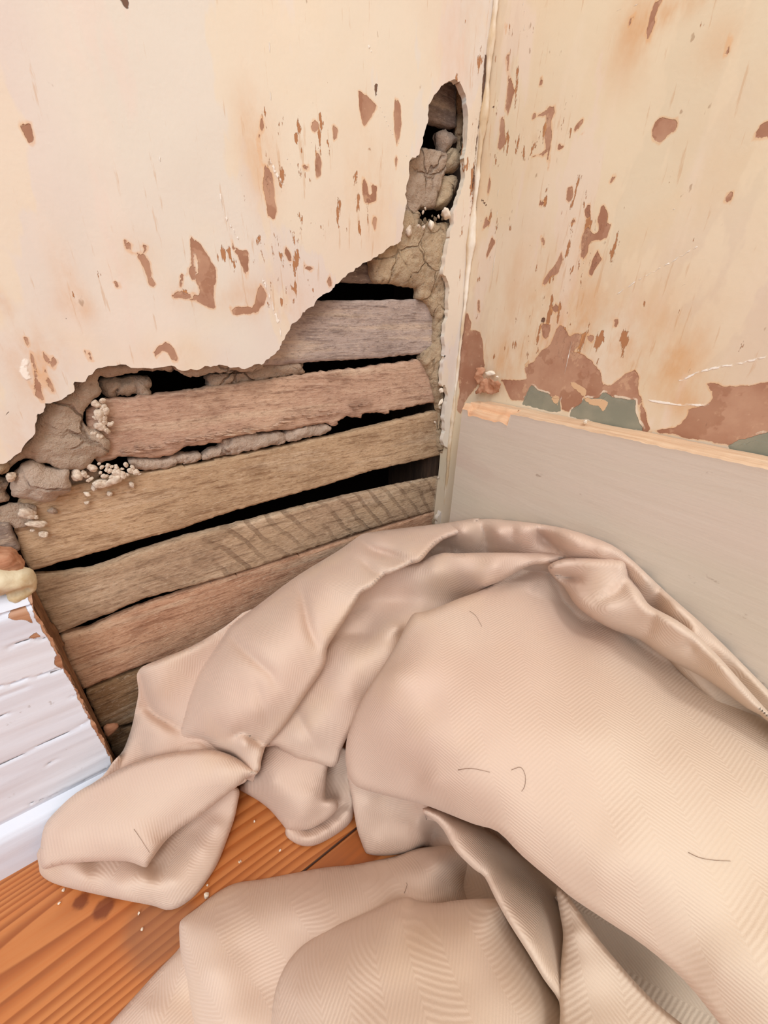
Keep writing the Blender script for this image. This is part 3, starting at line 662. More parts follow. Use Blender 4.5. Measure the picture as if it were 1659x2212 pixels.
mass('mortar_lump', CB('700 770 800 755 900 790 960 860 900 960 860 1010 780 1060 740 1000 700 850'), .012, .01, M_chunk, 'rounded mortar lump beside upper black gap', 'mortar lump', 'mortar lumps in the upper hole', sc=.02, dome=.006, dw=.004, seed=41)
mass('mortar_lump', CB('880 980 960 1020 980 1150 960 1250 900 1320 800 1310 760 1260 790 1130 850 1040'), .010, .01, M_underC, 'mortar lump in the upper hole, middle of the three', 'mortar lump', 'mortar lumps in the upper hole', sc=.01, amp=.003, dome=.005, seed=42)
mass('mortar_lump', CB('830 1330 930 1350 950 1440 930 1560 860 1700 800 1780 700 1790 640 1750 680 1600 720 1450 760 1380'), .008, .012, M_underC, 'long mortar lump just above the white chip', 'mortar lump', 'mortar lumps in the upper hole', sc=.012, amp=.002, dome=.006, seed=43)
mass('mortar_lump', CB('960 120 1010 250 1020 400 1060 600 1060 720 1010 800 1010 950 990 1150 960 1060 970 900 940 780 965 640 980 500 960 380 960 250 930 150'), .0125, .012, M_underC, 'crumbly mortar rim down the right side of upper hole', 'mortar lump', sc=.008, amp=.0025, dome=.004, seed=44)
mass('plaster_key', C2('640 360 720 350 780 360 860 340 960 345 985 380 965 420 975 460 900 470 870 450 800 470 770 465 740 490 690 480 650 440'), .011, .012, M_under, 'lumpy grey plaster key left of the wide black gap', 'plaster key', sc=.012, amp=.004, dome=.004, seed=51)
mass('plaster_key', C2('1345 330 1450 300 1600 285 1659 270') + C3('300 240 450 215 560 205 635 205 650 240 665 270 600 278 450 305 300 325 135 352 130 300')[0:0] + C3('400 215 560 200 635 203 650 240 662 272 560 282 400 310 250 335 150 352 132 320'), .0115, .012, M_under, 'smooth grey plaster key between two black gaps', 'plaster key', sc=.02, amp=.002, dome=.0025, seed=52)
mass('plaster_key', C2('820 885 900 870 1050 870 1150 850 1280 835 1290 870 1180 905 1050 930 950 945 880 925') , .011, .01, M_chunk, 'rounded plaster key under the splintered lath, left one', 'plaster key', 'plaster keys under the splintered lath', sc=.015, amp=.002, dome=.0025, seed=53)
mass('plaster_key', C2('1290 860 1330 830 1400 800 1440 755 1520 735') + C3('300 612 420 600 545 600 550 640 480 665 300 705 150 735 0 770 -40 745'), .0105, .01, M_chunk, 'long plaster key under the splintered lath, middle one', 'plaster key', 'plaster keys under the splintered lath', sc=.012, amp=.002, dome=.0025, seed=54)
mass('plaster_key', C3('555 590 640 565 740 550 800 556 795 592 720 612 620 632 555 645'), .0105, .01, M_chunk, 'small pale plaster key under the splintered lath, rightmost', 'plaster key', 'plaster keys under the splintered lath', sc=.014, amp=.0015, dome=.0025, seed=55)
mass('plaster_key', CD('700 320 760 310 880 300 1000 270 1100 330 1010 400 900 435 770 455 750 380'), .014, .01, M_under, 'flat dusty plaster key beside the big mortar chunk', 'plaster key', sc=.02, amp=.001, dome=.0015, seed=56)
# the big chunk
mass('mortar_chunk', CD('110 400 160 320 250 250 340 238 450 275 540 325 640 345 740 330 755 370 745 440 775 500 740 580 640 620 560 660 480 675 380 660 330 640 140 635 105 560 95 470'), .000, .012, M_chunk, 'largest loose grey mortar chunk resting on lath at left', 'mortar chunk', sc=.06, amp=.0006, dome=.007, dw=.005, seed=61, rough=.0014)
mass('mortar_chunk', CD('-80 200 0 210 60 230 75 300 30 345 -80 340'), .0, .008, M_underC, 'small cream lump at the left edge of the photo', 'mortar chunk', dome=.004, seed=62)
mass('mortar_chunk', CD('-200 380 0 395 60 420 80 450 60 480 60 560 100 640 60 650 -200 640'), .007, .008, M_under, 'broken undercoat piece at left edge beside largest chunk', 'mortar chunk', dome=.003, seed=63, sc=.01, amp=.003)
mass('mortar_chunk', CD('-200 660 0 690 100 650 250 660 380 680 420 720 300 880 160 930 100 880 -200 860'), .0098, .003, M_under, 'thin dusty mortar skin under the largest chunk', 'mortar chunk', dome=.001, seed=64, sc=.02, amp=.0006)
mass('mortar_flake', CD('445 705 530 700 615 745 600 770 565 790 520 750'), .0085, .004, M_chunk, 'flat pinkish mortar flake lying on lath under largest chunk', 'mortar flake', dome=.002, seed=65)

# crumbs ---------------------------------------------------------
def crumb_mesh(seed, mat):
    bm = bmesh.new(); bmesh.ops.create_icosphere(bm, subdivisions=3, radius=1)
    P = np.array([v.co[:] for v in bm.verts]); d = 1 + .55 * fbm(P, 1.1, 3, seed) * 1.6
    for v, k in zip(bm.verts, d): v.co = v.co * float(k)
    me = bpy.data.meshes.new('plaster_crumb'); bm.to_mesh(me); bm.free(); me.materials.append(mat)
    me.polygons.foreach_set('use_smooth', [True] * len(me.polygons)); return me
CM = [crumb_mesh(i * 7 + 1, M_crumb) for i in range(5)] + [crumb_mesh(77, M_white), crumb_mesh(91, M_underC)]
def crumb(p, r, k, label, group=None, name='plaster_crumb', cat='crumb', sc=(1, .7, .8)):
    o = bpy.data.objects.new(name, CM[k]); COL.objects.link(o)
    o.location = [float(c) for c in p]; r = r * rng.uniform(.5, .68); o.scale = (r * sc[0], r * sc[1], r * sc[2]); o.rotation_euler = (rng.uniform(0, .5), rng.uniform(0, 6), rng.uniform(0, .5))
    return tag(o, label, cat, group)
for (x, y, r) in [(305, 745, 62), (370, 790, 26)]: crumb(wy(*CD('%g %g' % (x, y))[0], .009), r / 5.03 * .0005, 0, 'whitish crumb below the largest mortar chunk, %s' % ('big one' if r > 50 else 'small one touching it'))
crumb(wy(*CD('395 860')[0], .0095), .0075, 1, 'pale flat crumb, second lump under the largest chunk', sc=(1, .5, .5))
crumb(wy(*CD('357 932')[0], .0105), .002, 2, 'tiny pale crumb, third down under the largest chunk')
crumb(wy(*CD('475 975')[0], .0105), .0032, 3, 'small pale crumb on lath, lowest under the largest chunk')
crumb(wy(*CD('125 350')[0], .004), .0035, 4, 'pale crumb wedged at top left of the largest chunk')
crumb(wy(*CD('1020 470')[0], .010), .0032, 0, 'pale crumb on tan lath, upper of a trio')
crumb(wy(*CD('945 538')[0], .0105), .003, 5, 'whitest crumb on tan lath, middle of a trio')
crumb(wy(*CD('948 632')[0], .0105), .0022, 2, 'small crumb on tan lath, lowest of a trio')
crumb(wy(*CD('1190 535')[0], .0108), .0022, 3, 'small pinkish crumb alone on the tan lath')
crumb(wy(*CD('1430 440')[0], .0105), .0028, 1, 'pale crumb on tan lath under the left plaster key')
crumb(wy(*CD('1095 425')[0], .0085), .0065, 3, 'pale flaky crumb at upper edge of tan lath', sc=(1, .6, .6))
crumb(wy(*CD('1255 385')[0], .0085), .0075, 4, 'wide pale crumb at the upper edge of tan lath', sc=(1.1, .6, .6))
g = 'crumbs piled at the left end of the gap'
for (x, y, r) in [(1075, 210, 15), (1105, 250, 18), (1170, 232, 20), (1215, 240, 18), (1260, 252, 22), (1330, 266, 18), (1370, 222, 26), (1420, 285, 30), (1475, 300, 24), (1320, 330, 32), (1385, 325, 20), (1140, 345, 26), (915, 318, 28), (950, 350, 18), (990, 370, 20), (1000, 260, 46), (960, 395, 16), (1190, 290, 22), (1265, 300, 30), (1225, 350, 26), (1510, 320, 18), (830, 340, 44), (1090, 305, 14), (1160, 275, 20), (1440, 250, 18), (1300, 380, 30)]:
    crumb(wy(*CD('%g %g' % (x, y))[0], .008), r / 5.03 * .00055, rng.randrange(5), 'pale crumb in the pile left of the plaster keys', g)
g = 'crumbs along the left end of splintered lath'
for (x, y, r) in [(655, 490, 16), (620, 515, 20), (660, 530, 18), (680, 560, 20), (640, 590, 26), (660, 625, 20), (640, 655, 24), (710, 640, 18), (680, 675, 16), (670, 600, 18), (625, 560, 18), (600, 700, 16), (640, 720, 20), (625, 735, 14), (690, 690, 12), (610, 600, 12)]:
    crumb(wy(*C2('%g %g' % (x, y))[0], .0075), r / 2.96 * .00052, rng.randrange(5), 'pale crumb between undercoat and splintered lath', g)
crumb(wy(*CB('740 1870')[0], .003), .007, 5, 'bright white chip beside the small black hole', name='plaster_chip', cat='chip', sc=(1, .7, .6))
crumb(wy(*CB('545 2005')[0], .003), .0042, 5, 'small whitish chip under the small black hole', name='plaster_chip', cat='chip')
crumb(wy(*CC('515 130')[0], .0), .0048, 5, 'pale angular chip at the end of splintered lath, upper', name='plaster_chip', cat='chip')
crumb(wy(*CC('510 265')[0], .0), .0048, 5, 'pale angular chip at the end of splintered lath, lower', name='plaster_chip', cat='chip', sc=(1.1, .5, .6))
crumb(wy(*CC('525 1510')[0], .008), .003, 5, 'tiny pale chip at the end of the sawn lath', name='plaster_chip', cat='chip', sc=(.5, .5, 1))
g = 'crumbs on rim below the small black hole'
for (x, y, r) in [(400, 1980, 40), (470, 1960, 30), (600, 1930, 35), (640, 1900, 22), (560, 1890, 18), (380, 2030, 30), (450, 2040, 26), (520, 1950, 24), (690, 1930, 22), (250, 2080, 60), (440, 1850, 22), (470, 1800, 16)]:
    crumb(wy(*CB('%g %g' % (x, y))[0], .005), r / 5.98 * .00055, rng.choice([0, 1, 6, 6]), 'sandy crumb on the rim under small black hole', g)
g = 'crumbs on laths beside the corner'
for (x, y, r) in [(440, 510, 28), (510, 770, 26), (520, 810, 18), (500, 330, 40), (590, 700, 30), (560, 1230, 14), (155, 1220, 14), (480, 1170, 22), (560, 990, 16)]:
    crumb(wy(*CC('%g %g' % (x, y))[0], .008), r / 5.53 * .00048, rng.choice([0, 3, 6]), 'beige crumb stuck near lath ends by the corner', g)

# splinters on frayed lath, as one part of that lath
frl = [o for o in bpy.data.objects if o.name == 'wood_lath.001'][0]
def tubes(name, lines, mat, parent=None, res=5):
    V = []; Fc = []
    for pts, r0, r1 in lines:
        pts = [np.array(p, float) for p in pts]; m = len(pts); base = len(V)
        for i, p in enumerate(pts):
            t = nrm(pts[min(i + 1, m - 1)] - pts[max(i - 1, 0)]); a = nrm(np.cross(t, (0.3, .2, .9))); b = np.cross(t, a); r = r0 + (r1 - r0) * i / (m - 1)
            for k in range(res):
                an = 2 * math.pi * k / res; V.append(p + r * (a * math.cos(an) + b * math.sin(an)))
        for i in range(m - 1):
            for k in range(res):
                Fc.append((base + i * res + k, base + i * res + (k + 1) % res, base + (i + 1) * res + (k + 1) % res, base + (i + 1) * res + k))
        Fc.append(tuple(base + k for k in range(res))[::-1]); Fc.append(tuple(base + (m - 1) * res + k for k in range(res)))
    return mesh(name, V, Fc, mat, parent)
spl = []
for i in range(60):
    t = rng.random(); x = 240 + t * 560 + rng.uniform(-8, 8); y = 985 - (x - 240) * .175 + rng.uniform(-12, 0) - (8 if x > 600 else 0)
    L = rng.uniform(14, 34); p = wy(x, y, .0098); q_ = wy(x + L, y - L * .12 + rng.uniform(-1, 4), .0085)
    spl.append(([p, (p + q_) / 2 + [0, -.0006, -.0004], q_], .0006, .0001))
sp_ = tubes('splinters', spl, MLp, frl); sp_['kind'] = 'stuff'

# ------------------------------------------------------------------ corner bead and right-hand corner crumble
def build_corner():
    lines = []
    zz = np.linspace(.165, .62, 240); rows = []
    V = []; Fc = []; res = 9
    for i, z in enumerate(zz):
        P2 = np.array([[z, 0.]]); 
        r = max(.0004, .0014 + .0022 * float(fbm(P2, 30, 4, 4, .6)[0]) + .0005 * float(fbm(P2, 300, 2, 9)[0]))
        ox = -.0008 + .0012 * float(fbm(P2, 20, 3, 14)[0]); oy = -.0016 + .0016 * float(fbm(P2, 35, 3, 24)[0])
        if z < .27: r *= 1 - .5 * (.27 - z) / .11
        for k in range(res):
            an = 2 * math.pi * k / res; V.append((ox + r * 1.1 * math.cos(an), oy + r * math.sin(an) * 1.5, z))
    for i in range(len(zz) - 1):
        for k in range(res): Fc.append((i * res + k, i * res + (k + 1) % res, (i + 1) * res + (k + 1) % res, (i + 1) * res + k))
    n = NT('corner_filler', .7, .3)
    n.col(n.mix(n.ss(n.noise(45, n.map(scale=(1, 1, .4)), det=5), .42, .6), srgb(244, 234, 218), srgb(214, 188, 152))); n.bump(n.noise(160, n.map(scale=(1, 1, .3)), det=5), .001, .9)
    o = mesh('trim_4', V, Fc, n.m); tag(o, 'white filler bead in the wall corner', kind='structure')
build_corner()

# ------------------------------------------------------------------ skirting board on the right (greige)
def build_board():
    ys = np.concatenate([np.arange(-.030, -.36, -.0012), np.arange(-.36, -1.6, -.05)])
    prof_n = 0; V = []; Fc = []; mi = []; chip = []
    rows = []
    for y in ys:
        u = np.array([[y, 0.]])
        zt = .2755 + (-.03 - y) * .0235 if y > -.5 else .2755 + .47 * .0235
        j = float(fbm(u, 220, 3, 3)[0]) * .0009; j2 = float(fbm(u, 90, 4, 6)[0]) * .0012
        ch = 1. if y > -.079 + j2 * 3 else 0.
        zb = zt + .0012 - .0015 * (y > -.04)
        drop = ch * (.0085 + j2 * 1.2 - .004 * (abs(y + .03) < .006))
        zf = zt + j - drop
        zm = zt + .0002 + j * .6 - (.0035 * ch)
        pr = [(-.0004, zb - .02), (-.0004, zb + j2 * .4), (-.0105 + j2, zb + j2 * .3), (-.0135 + j2, zm - ch * .001), (-.0185 + .002 * ch + j * .3, zf if not ch else zf + .0045), (-.0202, zf - .0004)]
        for k in range(1, 60):
            pr.append((-.02, zf - .0005 - (zf - .0005) * (k / 59) ** 1.3))
        pr.append((-.0004, 0))
        rows.append(pr)
        for (x, z) in pr:
            V.append((x + (.0003 * float(fbm(np.array([[y, z]]), 25, 2, 8)[0]) if x < -.0195 else 0), y, z)); chip.append(-9.)
    m = len(rows[0])
    for i in range(len(ys) - 1):
        isch = ys[i] > -.079
        for k in range(m - 1):
            Fc.append((i * m + k, i * m + k + 1, (i + 1) * m + k + 1, (i + 1) * m + k)); mi.append(0 if k >= 5 else (2 if (isch and k >= 2) else 1))
    Fc.append(tuple(range(m))[::-1]); mi.append(1)
    V = np.array(V); chip = np.array(chip)
    P = V[:, 1:3]
    fr = V[:, 0] < -.0195
    o = mesh('baseboard_right', V, [f[::-1] for f in Fc], [M_bbR, M_rawR, M_rawChip], mi=mi, attrs={'chip': chip, 'crack': np.full(len(V), 9.)}, smooth=True)
    bpy.context.view_layer.objects.active = o
    me = o.data; me.set_sharp_from_angle(angle=math.radians(40))
    return tag(o, 'greige painted skirting board with raw wood top edge', kind='structure')
build_board()

# ------------------------------------------------------------------ old white skirting on the left
def build_bbL():
    xe = -.3225
    xs = np.concatenate([np.arange(-1.6, -.46, .05), np.arange(-.46, xe + .0005, .0013)])
    # profile (y, z) from the wall over the top and down to the floor
    key = [(.006, .197), (.003, .2005), (-.002, .199), (-.0075, .193), (-.0075, .12), (-.0075, .052), (-.0085, .044), (-.0065, .038), (-.0125, .0345), (-.0150, .031), (-.0160, .024), (-.0160, 0)]
    pr = []
    for (a, b) in zip(key[:-1], key[1:]):
        L = math.dist(a, b); n_ = max(2, int(L / .0013))
        for k in range(n_): t = k / n_; pr.append((a[0] + (b[0] - a[0]) * t, a[1] + (b[1] - a[1]) * t))
    pr.append(key[-1]); pr = np.array(pr); m = len(pr)
    X, K = np.meshgrid(xs, np.arange(m), indexing='ij')
    Yp = pr[K.ravel(), 0]; Zp = pr[K.ravel(), 1]; Xf = X.ravel().copy()
    s = np.stack([Xf * .12, Zp], 1)
    rel = .0026 * fbm(s, 45, 3, 3) + .0004 * fbm(s, 220, 3, 8)
    # long grain splits
    w_ = np.abs(fbm(np.stack([Xf * .22, Zp + .06 * Xf], 1), 34, 2, 41)); split = np.exp(-(w_ / .014) ** 2) * (vn(np.stack([Xf, Zp * 2], 1), 22, 5) > .02)
    front = (Yp < 0) & (Zp > .036)
    Y = Yp + np.where(front, rel + .0022 * split, rel * .4)
    # ragged end
    jx = .0009 * fbm(np.stack([Zp * 0, Zp], 1), 130, 5, 12, .65) * 2
    end = (Xf > xe - .004)
    Xf = np.where(end, Xf + jx + .0006, Xf) 
    # top left is broken away further back
    V = np.stack([Xf, Y, Zp], 1)
    idx = np.arange(len(xs) * m).reshape(len(xs), m)
    q = np.stack([idx[:-1, :-1], idx[1:, :-1], idx[1:, 1:], idx[:-1, 1:]], -1).reshape(-1, 4)
    tr = lambda p: PY(p, -.0075)
    P = V[:, [0, 2]]
    chips = [CE('120 1760 160 1680 360 1610 420 1660 470 1800 470 1900 440 1840 380 1780 200 1790'), CE('420 2070 540 1990 600 2030 600 2060 440 2090'), C4('345 850 350 800 385 795 400 850 390 890'), C4('525 1040 535 1065 520 1065'), C4('560 1180 590 1165 590 1180')]
    chip = near_feats(P, chips, tr, .02)
    dend = (xe - P[:, 0]) * 1000
    chip = np.maximum(chip, np.clip(.2 - dend, -9, 1))
    cl = [(C4(a), .8) for a in ('-60 1085 0 1055 90 1022 180 988', '50 742 110 715 180 690 285 682', '-80 1515 0 1480 120 1425 250 1360 400 1290 520 1230 592 1182', '325 905 370 890 425 872', '300 1480 330 1455 362 1442', '540 1580 640 1530 740 1455', '-50 1200 60 1160', '180 1730 320 1680 420 1625', '440 1050 500 1042')]
    crk = near_lines(P, cl, tr); crk = np.append(crk, 9.)
    cd_ = crk[:-1]; V[:, 1] += np.where(cd_ < 2.5, .0012 * np.exp(-(cd_ / .9) ** 2), 0)
    n0 = len(V); V = np.concatenate([V, [[xe - .001, .006, 0.]]]); chip = np.append(chip, 5)
    last = idx[-1]
    caps = [(last[k + 1], last[k], n0) for k in range(m - 1)] + [(last[0], n0, last[0])][:0]
    o = mesh('baseboard_left', V, [tuple(a[::-1]) for a in q] + caps, [M_bbL, M_end], mi=[0] * len(q) + [1] * len(caps), attrs={'chip': chip, 'crack': crk})
    o.data.set_sharp_from_angle(angle=math.radians(55))
    return tag(o, 'old white skirting board with cracked thick paint', kind='structure')
build_bbL()
# caulk knot, reddish splintered wood above it, brown sliver
def blob(name, pxs, y0, th, mat, label, cat, **k):
    o = plate(name, PY(pxs, y0), y0, th, mat, **k); return tag(o, label, cat)
blob('caulk_blob', CE('-300 1180 0 1165 230 1190 400 1190 480 1240 530 1350 535 1450 480 1520 400 1590 300 1640 160 1680 80 1600 60 1540 -100 1560 -300 1560'), -.0125, .014, M_caulk, 'yellowed caulk blob on top end of white skirting', 'caulk', dome=.007, dw=.006, rough=.0018, rf=60, seed=71, extra=lambda P, d: .005 * np.exp(-(sdf(P, PY(CE('150 1500 260 1430 380 1430 400 1480 260 1520 160 1540'), -.0125)) * -1).clip(0, 1) / .0012))
blob('broken_wood', CE('-300 850 0 850 150 870 220 900 260 960 340 1070 330 1150 200 1180 -300 1190'), -.004, .012, M_rawL, 'reddish broken wood stub above the caulk blob', 'wood stub', dome=.003, dw=.002, rough=.001, seed=72)
blob('wood_sliver', CE('380 1600 470 1530 560 1640 620 1760 740 1880 860 2010 960 2240 900 2240 800 2160 700 2050 560 1980 500 1900 440 1780 370 1680'), .008, .0045, M_end, 'brown ragged wood sliver along the skirting end', 'wood sliver', dome=.001, dw=.002, rough=.001, seed=73)
blob('wood_chip', C4('655 1250 700 1240 760 1232 750 1260 700 1300 720 1330 690 1320'), .006, .003, M_rawL, 'small pinkish wood chip at foot of skirting end', 'wood chip', dome=.001, dw=.001, seed=74)
# paper scrap bundle above board corner
def scraps():
    defs = [(C5('150 470 175 430 200 400 240 395 270 405 290 420 270 470 230 480 200 470 170 480'), -.006, 'torn brown paper scrap crumpled behind skirting board corner', 81, M_rawL),
            (C5('165 350 190 340 200 360 190 400 220 420 180 430 160 400'), -.004, 'curled brown paper shred standing above the board corner', 82, M_rawL)]
    for px, x, lab, sd, mt in defs:
        poly = crom(PX(px, x), 3); st = .0009
        lo, hi = poly.min(0) - st * 2, poly.max(0) + st * 2
        f = lambda P: sdf(P, poly) + jag(P, sd, .0012, 400)
        P, q = grid_sheet(np.arange(lo[0], hi[0], st), np.arange(lo[1], hi[1], st), f)
        X = x + .006 * fbm(P, 90, 4, sd); V = np.stack([X, P[:, 0], P[:, 1]], 1)
        n0 = len(V); W = V.copy(); W[:, 0] += .0004
        e = bedges(q)
        mesh_o = mesh('paper_scrap', np.concatenate([V, W]), [tuple(a[::-1]) for a in q] + [tuple(a + n0) for a in q] + [(a, b, b + n0, a + n0) for a, b in e], mt)
        tag(mesh_o, lab, 'paper scrap')
scraps()
crumb(wx(*C5('237 372')[0], -.004), .0045, 5, 'white chip above the corner of the skirting board', name='plaster_chip', cat='chip', sc=(.6, 1.1, .7))
crumb(wx(*C5('272 390')[0], -.004), .002, 5, 'tiny white chip right of the larger one above board', name='plaster_chip', cat='chip')
crumb(np.array(wx(*C5('722 620')[0], -.013)) + [0, 0, .0], .0026, 5, 'tiny white chip on the top edge of skirting board', name='plaster_chip', cat='chip')

# ------------------------------------------------------------------ floor
def build_floor():
    xs = axis(-1.6, -.45, .0, .0, .003, .05); ys = axis(-1.6, -.4, .09, .09, .002, .05)
    P, q = grid_sheet(xs, ys, lambda P: np.ones(len(P)))
    pw = .115; o_ = (P[:, 1] + .128) / pw; pid = np.floor(o_); seam = np.minimum(o_ - pid, 1 - (o_ - pid)) * pw * 1000
    def bl(lst):
        v = np.zeros(len(P))
        for (px, py, r, a) in lst:
            c = wz(px, py, 0)[:2]; v += a * np.exp(-((P - c) ** 2).sum(1) / r ** 2)
        return v
    st = bl([(340, 2020, .018, 1.), (380, 1990, .014, .6), (300, 1990, .012, .5), (700, 1860, .02, .4)]); kn = bl([(175, 1945, .006, .9), (225, 1960, .007, 1.), (565, 1805, .0015, 1.)])
    V = np.stack([P[:, 0], P[:, 1], 0 * P[:, 0]], 1)
    return tag(mesh('floor', V, q, M_floor, attrs=dict(seam=seam, plank=pid, stain=st, knot=kn)), 'orange pine floorboards', kind='structure')
build_floor()

# ------------------------------------------------------------------ the cloth
CV, CF, CU, CYL = [], [], [], []
coff = 0
def patch(out, ctl, R=.005, D=14., step=5., fdir=(1, 0), wr=.0006, seed=1, skirt=True, cn=3, zmin=.002, yel=None, skz=1., lam=.003, creases=()):
    """a fold of cloth: outline and control points traced as (pixel x, pixel y, height above the floor in mm)"""
    global coff
    poly = crom(out, cn)
    tps = TPS([(a, b, c / 1000.) for a, b, c in ctl], lam=lam)
    f = lambda P: sdf(P, poly)
    lo, hi = poly.min(0) - step * 2, poly.max(0) + step * 2
    P, q = grid_sheet(np.arange(lo[0], hi[0], step), np.arange(lo[1], hi[1], step), f)
    d = np.maximum(f(P), 0)
    z = tps(P) + wr * fbm(P, 1 / 140., 2, seed) * 2
    for pts, dep, wd in creases:
        q_ = crom(pts, 5, False); L = np.concatenate([[0], np.cumsum(np.linalg.norm(np.diff(q_, axis=0), axis=1))]); L /= L[-1]
        dd_ = np.linalg.norm(P[:, None] - q_[None], axis=2) if len(P) * len(q_) < 4e6 else np.stack([np.linalg.norm(P - a_, axis=1) for a_ in q_], 1)
        k_ = dd_.argmin(1); e_ = np.sin(np.pi * np.clip(L[k_] * .8 + .1, 0, 1)) ** .8
        ds_ = segdist(P, q_[:-1], q_[1:])
        z = z - dep / 1000. * e_ * np.exp(-(ds_ / wd) ** 1.4)
    t = np.clip(1 - d / D, 0, 1); z = z - R * (1 - np.sqrt(np.maximum(1 - t * t, 0)))
    z = np.maximum(z, zmin)
    def world(P, z):
        dd = rays(P[:, 0], P[:, 1]); return CAM + dd * ((z - CAM[2]) / dd[:, 2])[:, None]
    V = world(P, z)
    def fit(V, xo, yo):
        for ax, lim, m in ((0, xo, V[:, 0] > xo), (1, yo, V[:, 1] > yo), (1, -.0172, (V[:, 0] < -.318) & (V[:, 1] > -.0172) & (V[:, 2] < .2))):
            if m.any():
                d_ = V[m] - CAM; V[m] = CAM + d_ * ((lim - CAM[ax]) / d_[:, ax])[:, None]
        return V
    V = fit(V, -.0225, -.0018)
    faces = [tuple(a) for a in q]
    if skirt:
        e = bedges(q); ev = np.unique(e); B = P[ev]; ee = 1.
        g = np.stack([f(B + [ee, 0]) - f(B - [ee, 0]), f(B + [0, ee]) - f(B - [0, ee])], 1); g /= np.linalg.norm(g, axis=1, keepdims=True) + 1e-9
        prev = {int(a): int(a) for a in ev}; allV = [V]; n0 = len(V); zb = z[ev]
        for (s_, dz) in ((1.5, .0012), (4, .0035), (9, .008), (16, .016), (26, .028)):
            zz_ = np.maximum(zb - dz * skz, .0012)
            W = world(B + g * s_, zz_)
            prevV = np.concatenate(allV)[[prev[int(a)] for a in ev]]; bad = (W[:, 0] > -.0212) | (W[:, 1] > -.001) | ((W[:, 0] < -.318) & (W[:, 1] > -.0168)); W[bad] = prevV[bad] + (prevV[bad] - CAM) * .0008
            cur = {int(a): n0 + i for i, a in enumerate(ev)}
            faces += [(prev[int(b)], prev[int(a)], cur[int(a)], cur[int(b)]) for a, b in e]
            allV.append(W); n0 += len(ev); prev = cur
        V = np.concatenate(allV)
    u0 = nrm((fdir[0], fdir[1], 0)); v0 = np.array([-u0[1], u0[0], 0.])
    U = V @ u0 + V[:, 2] * .5; W_ = V @ v0 + V[:, 2] * .6
    yl = np.clip((V[:, 1] * -1 - .17) / .16, 0, 1) if yel is None else np.full(len(V), yel)
    CV.append(V); CF.extend([tuple(int(i) + coff for i in a) for a in faces]); CU.append(np.stack([U, W_], 1) * 1000); CYL.append(yl); coff += len(V)

c3 = lambda conv, s: [(p[0], p[1], z) for p, z in zip(conv(' '.join(' '.join(t.split()[:2]) for t in s.split(','))), [float(t.split()[2]) for t in s.split(',')])]
I_ = lambda s: pl(s)
# J: back band along skirting board
patch(I_('900 1150 960 1131 1040 1121 1100 1124 1200 1137 1280 1160 1345 1192 1440 1280 1530 1360 1659 1490 1760 1600 1760 1700 1659 1620 1550 1530 1420 1400 1340 1300 1260 1250 1180 1235 1060 1240 950 1250 880 1250 860 1200'),
  c3(pl, '960 1131 182,1040 1121 194,1100 1124 204,1200 1137 216,1280 1160 220,1345 1192 219,1440 1280 207,1530 1360 197,1659 1490 182,1760 1600 174,880 1200 165,950 1180 158,950 1230 140,1000 1150 192,1040 1155 186,1040 1192 162,1075 1150 202,1120 1150 206,1100 1192 176,1160 1145 212,1172 1165 200,1180 1192 192,1210 1165 214,1250 1180 216,1230 1205 198,1100 1230 160,1300 1200 214,1345 1225 206,1375 1290 190,1390 1250 210,1420 1310 190,1450 1320 201,1470 1365 188,1500 1370 198,1560 1450 172,1560 1420 187,1659 1545 160,1659 1515 174,1260 1240 180,1400 1370 168,1540 1500 160,1659 1600 152'),
  R=.006, D=16, fdir=(.2, 1), seed=1, lam=.02, creases=[(CH('425 185 445 230 460 300'), 7, 14), (CH('665 200 700 250 780 310'), 9, 14), (CH('1215 400 1200 440 1185 480'), 6, 12), (CH('560 200 570 260'), 3, 14), (CH('200 320 260 290 330 295'), 12, 18)])
# K: fold lying along the back band
patch(CA('1400 440 1460 400 1545 360 1600 352')[:0] + C7('838 262 845 240 900 218 990 213 1090 215 1130 235 1142 285 1180 340 1212 388 1250 412 1320 450 1400 510 1480 590 1560 680 1659 790 1800 940 1800 1000 1659 828 1580 778 1480 705 1400 655 1280 592 1180 522 1080 485 1000 440 940 392 900 330 865 295'),
  c3(C7, '845 260 199,900 240 204,900 300 187,990 240 209,1090 235 215,1120 300 209,1000 330 196,940 360 186,1060 400 196,1180 400 203,1080 470 180,1180 500 184,1250 450 204,1280 570 182,1330 500 203,1400 640 182,1420 560 200,1500 640 199,1480 690 184,1600 730 192,1659 810 184,1800 970 172'),
  R=.010, D=22, fdir=(.2, 1), seed=2, creases=[(CH('725 395 780 412 850 425'), 9, 8), (CH('1060 400 1020 470 930 520'), 4, 16), (CH('1180 560 1150 640 1110 680'), 3, 16), (CH('1310 690 1350 740'), 2.5, 14)])
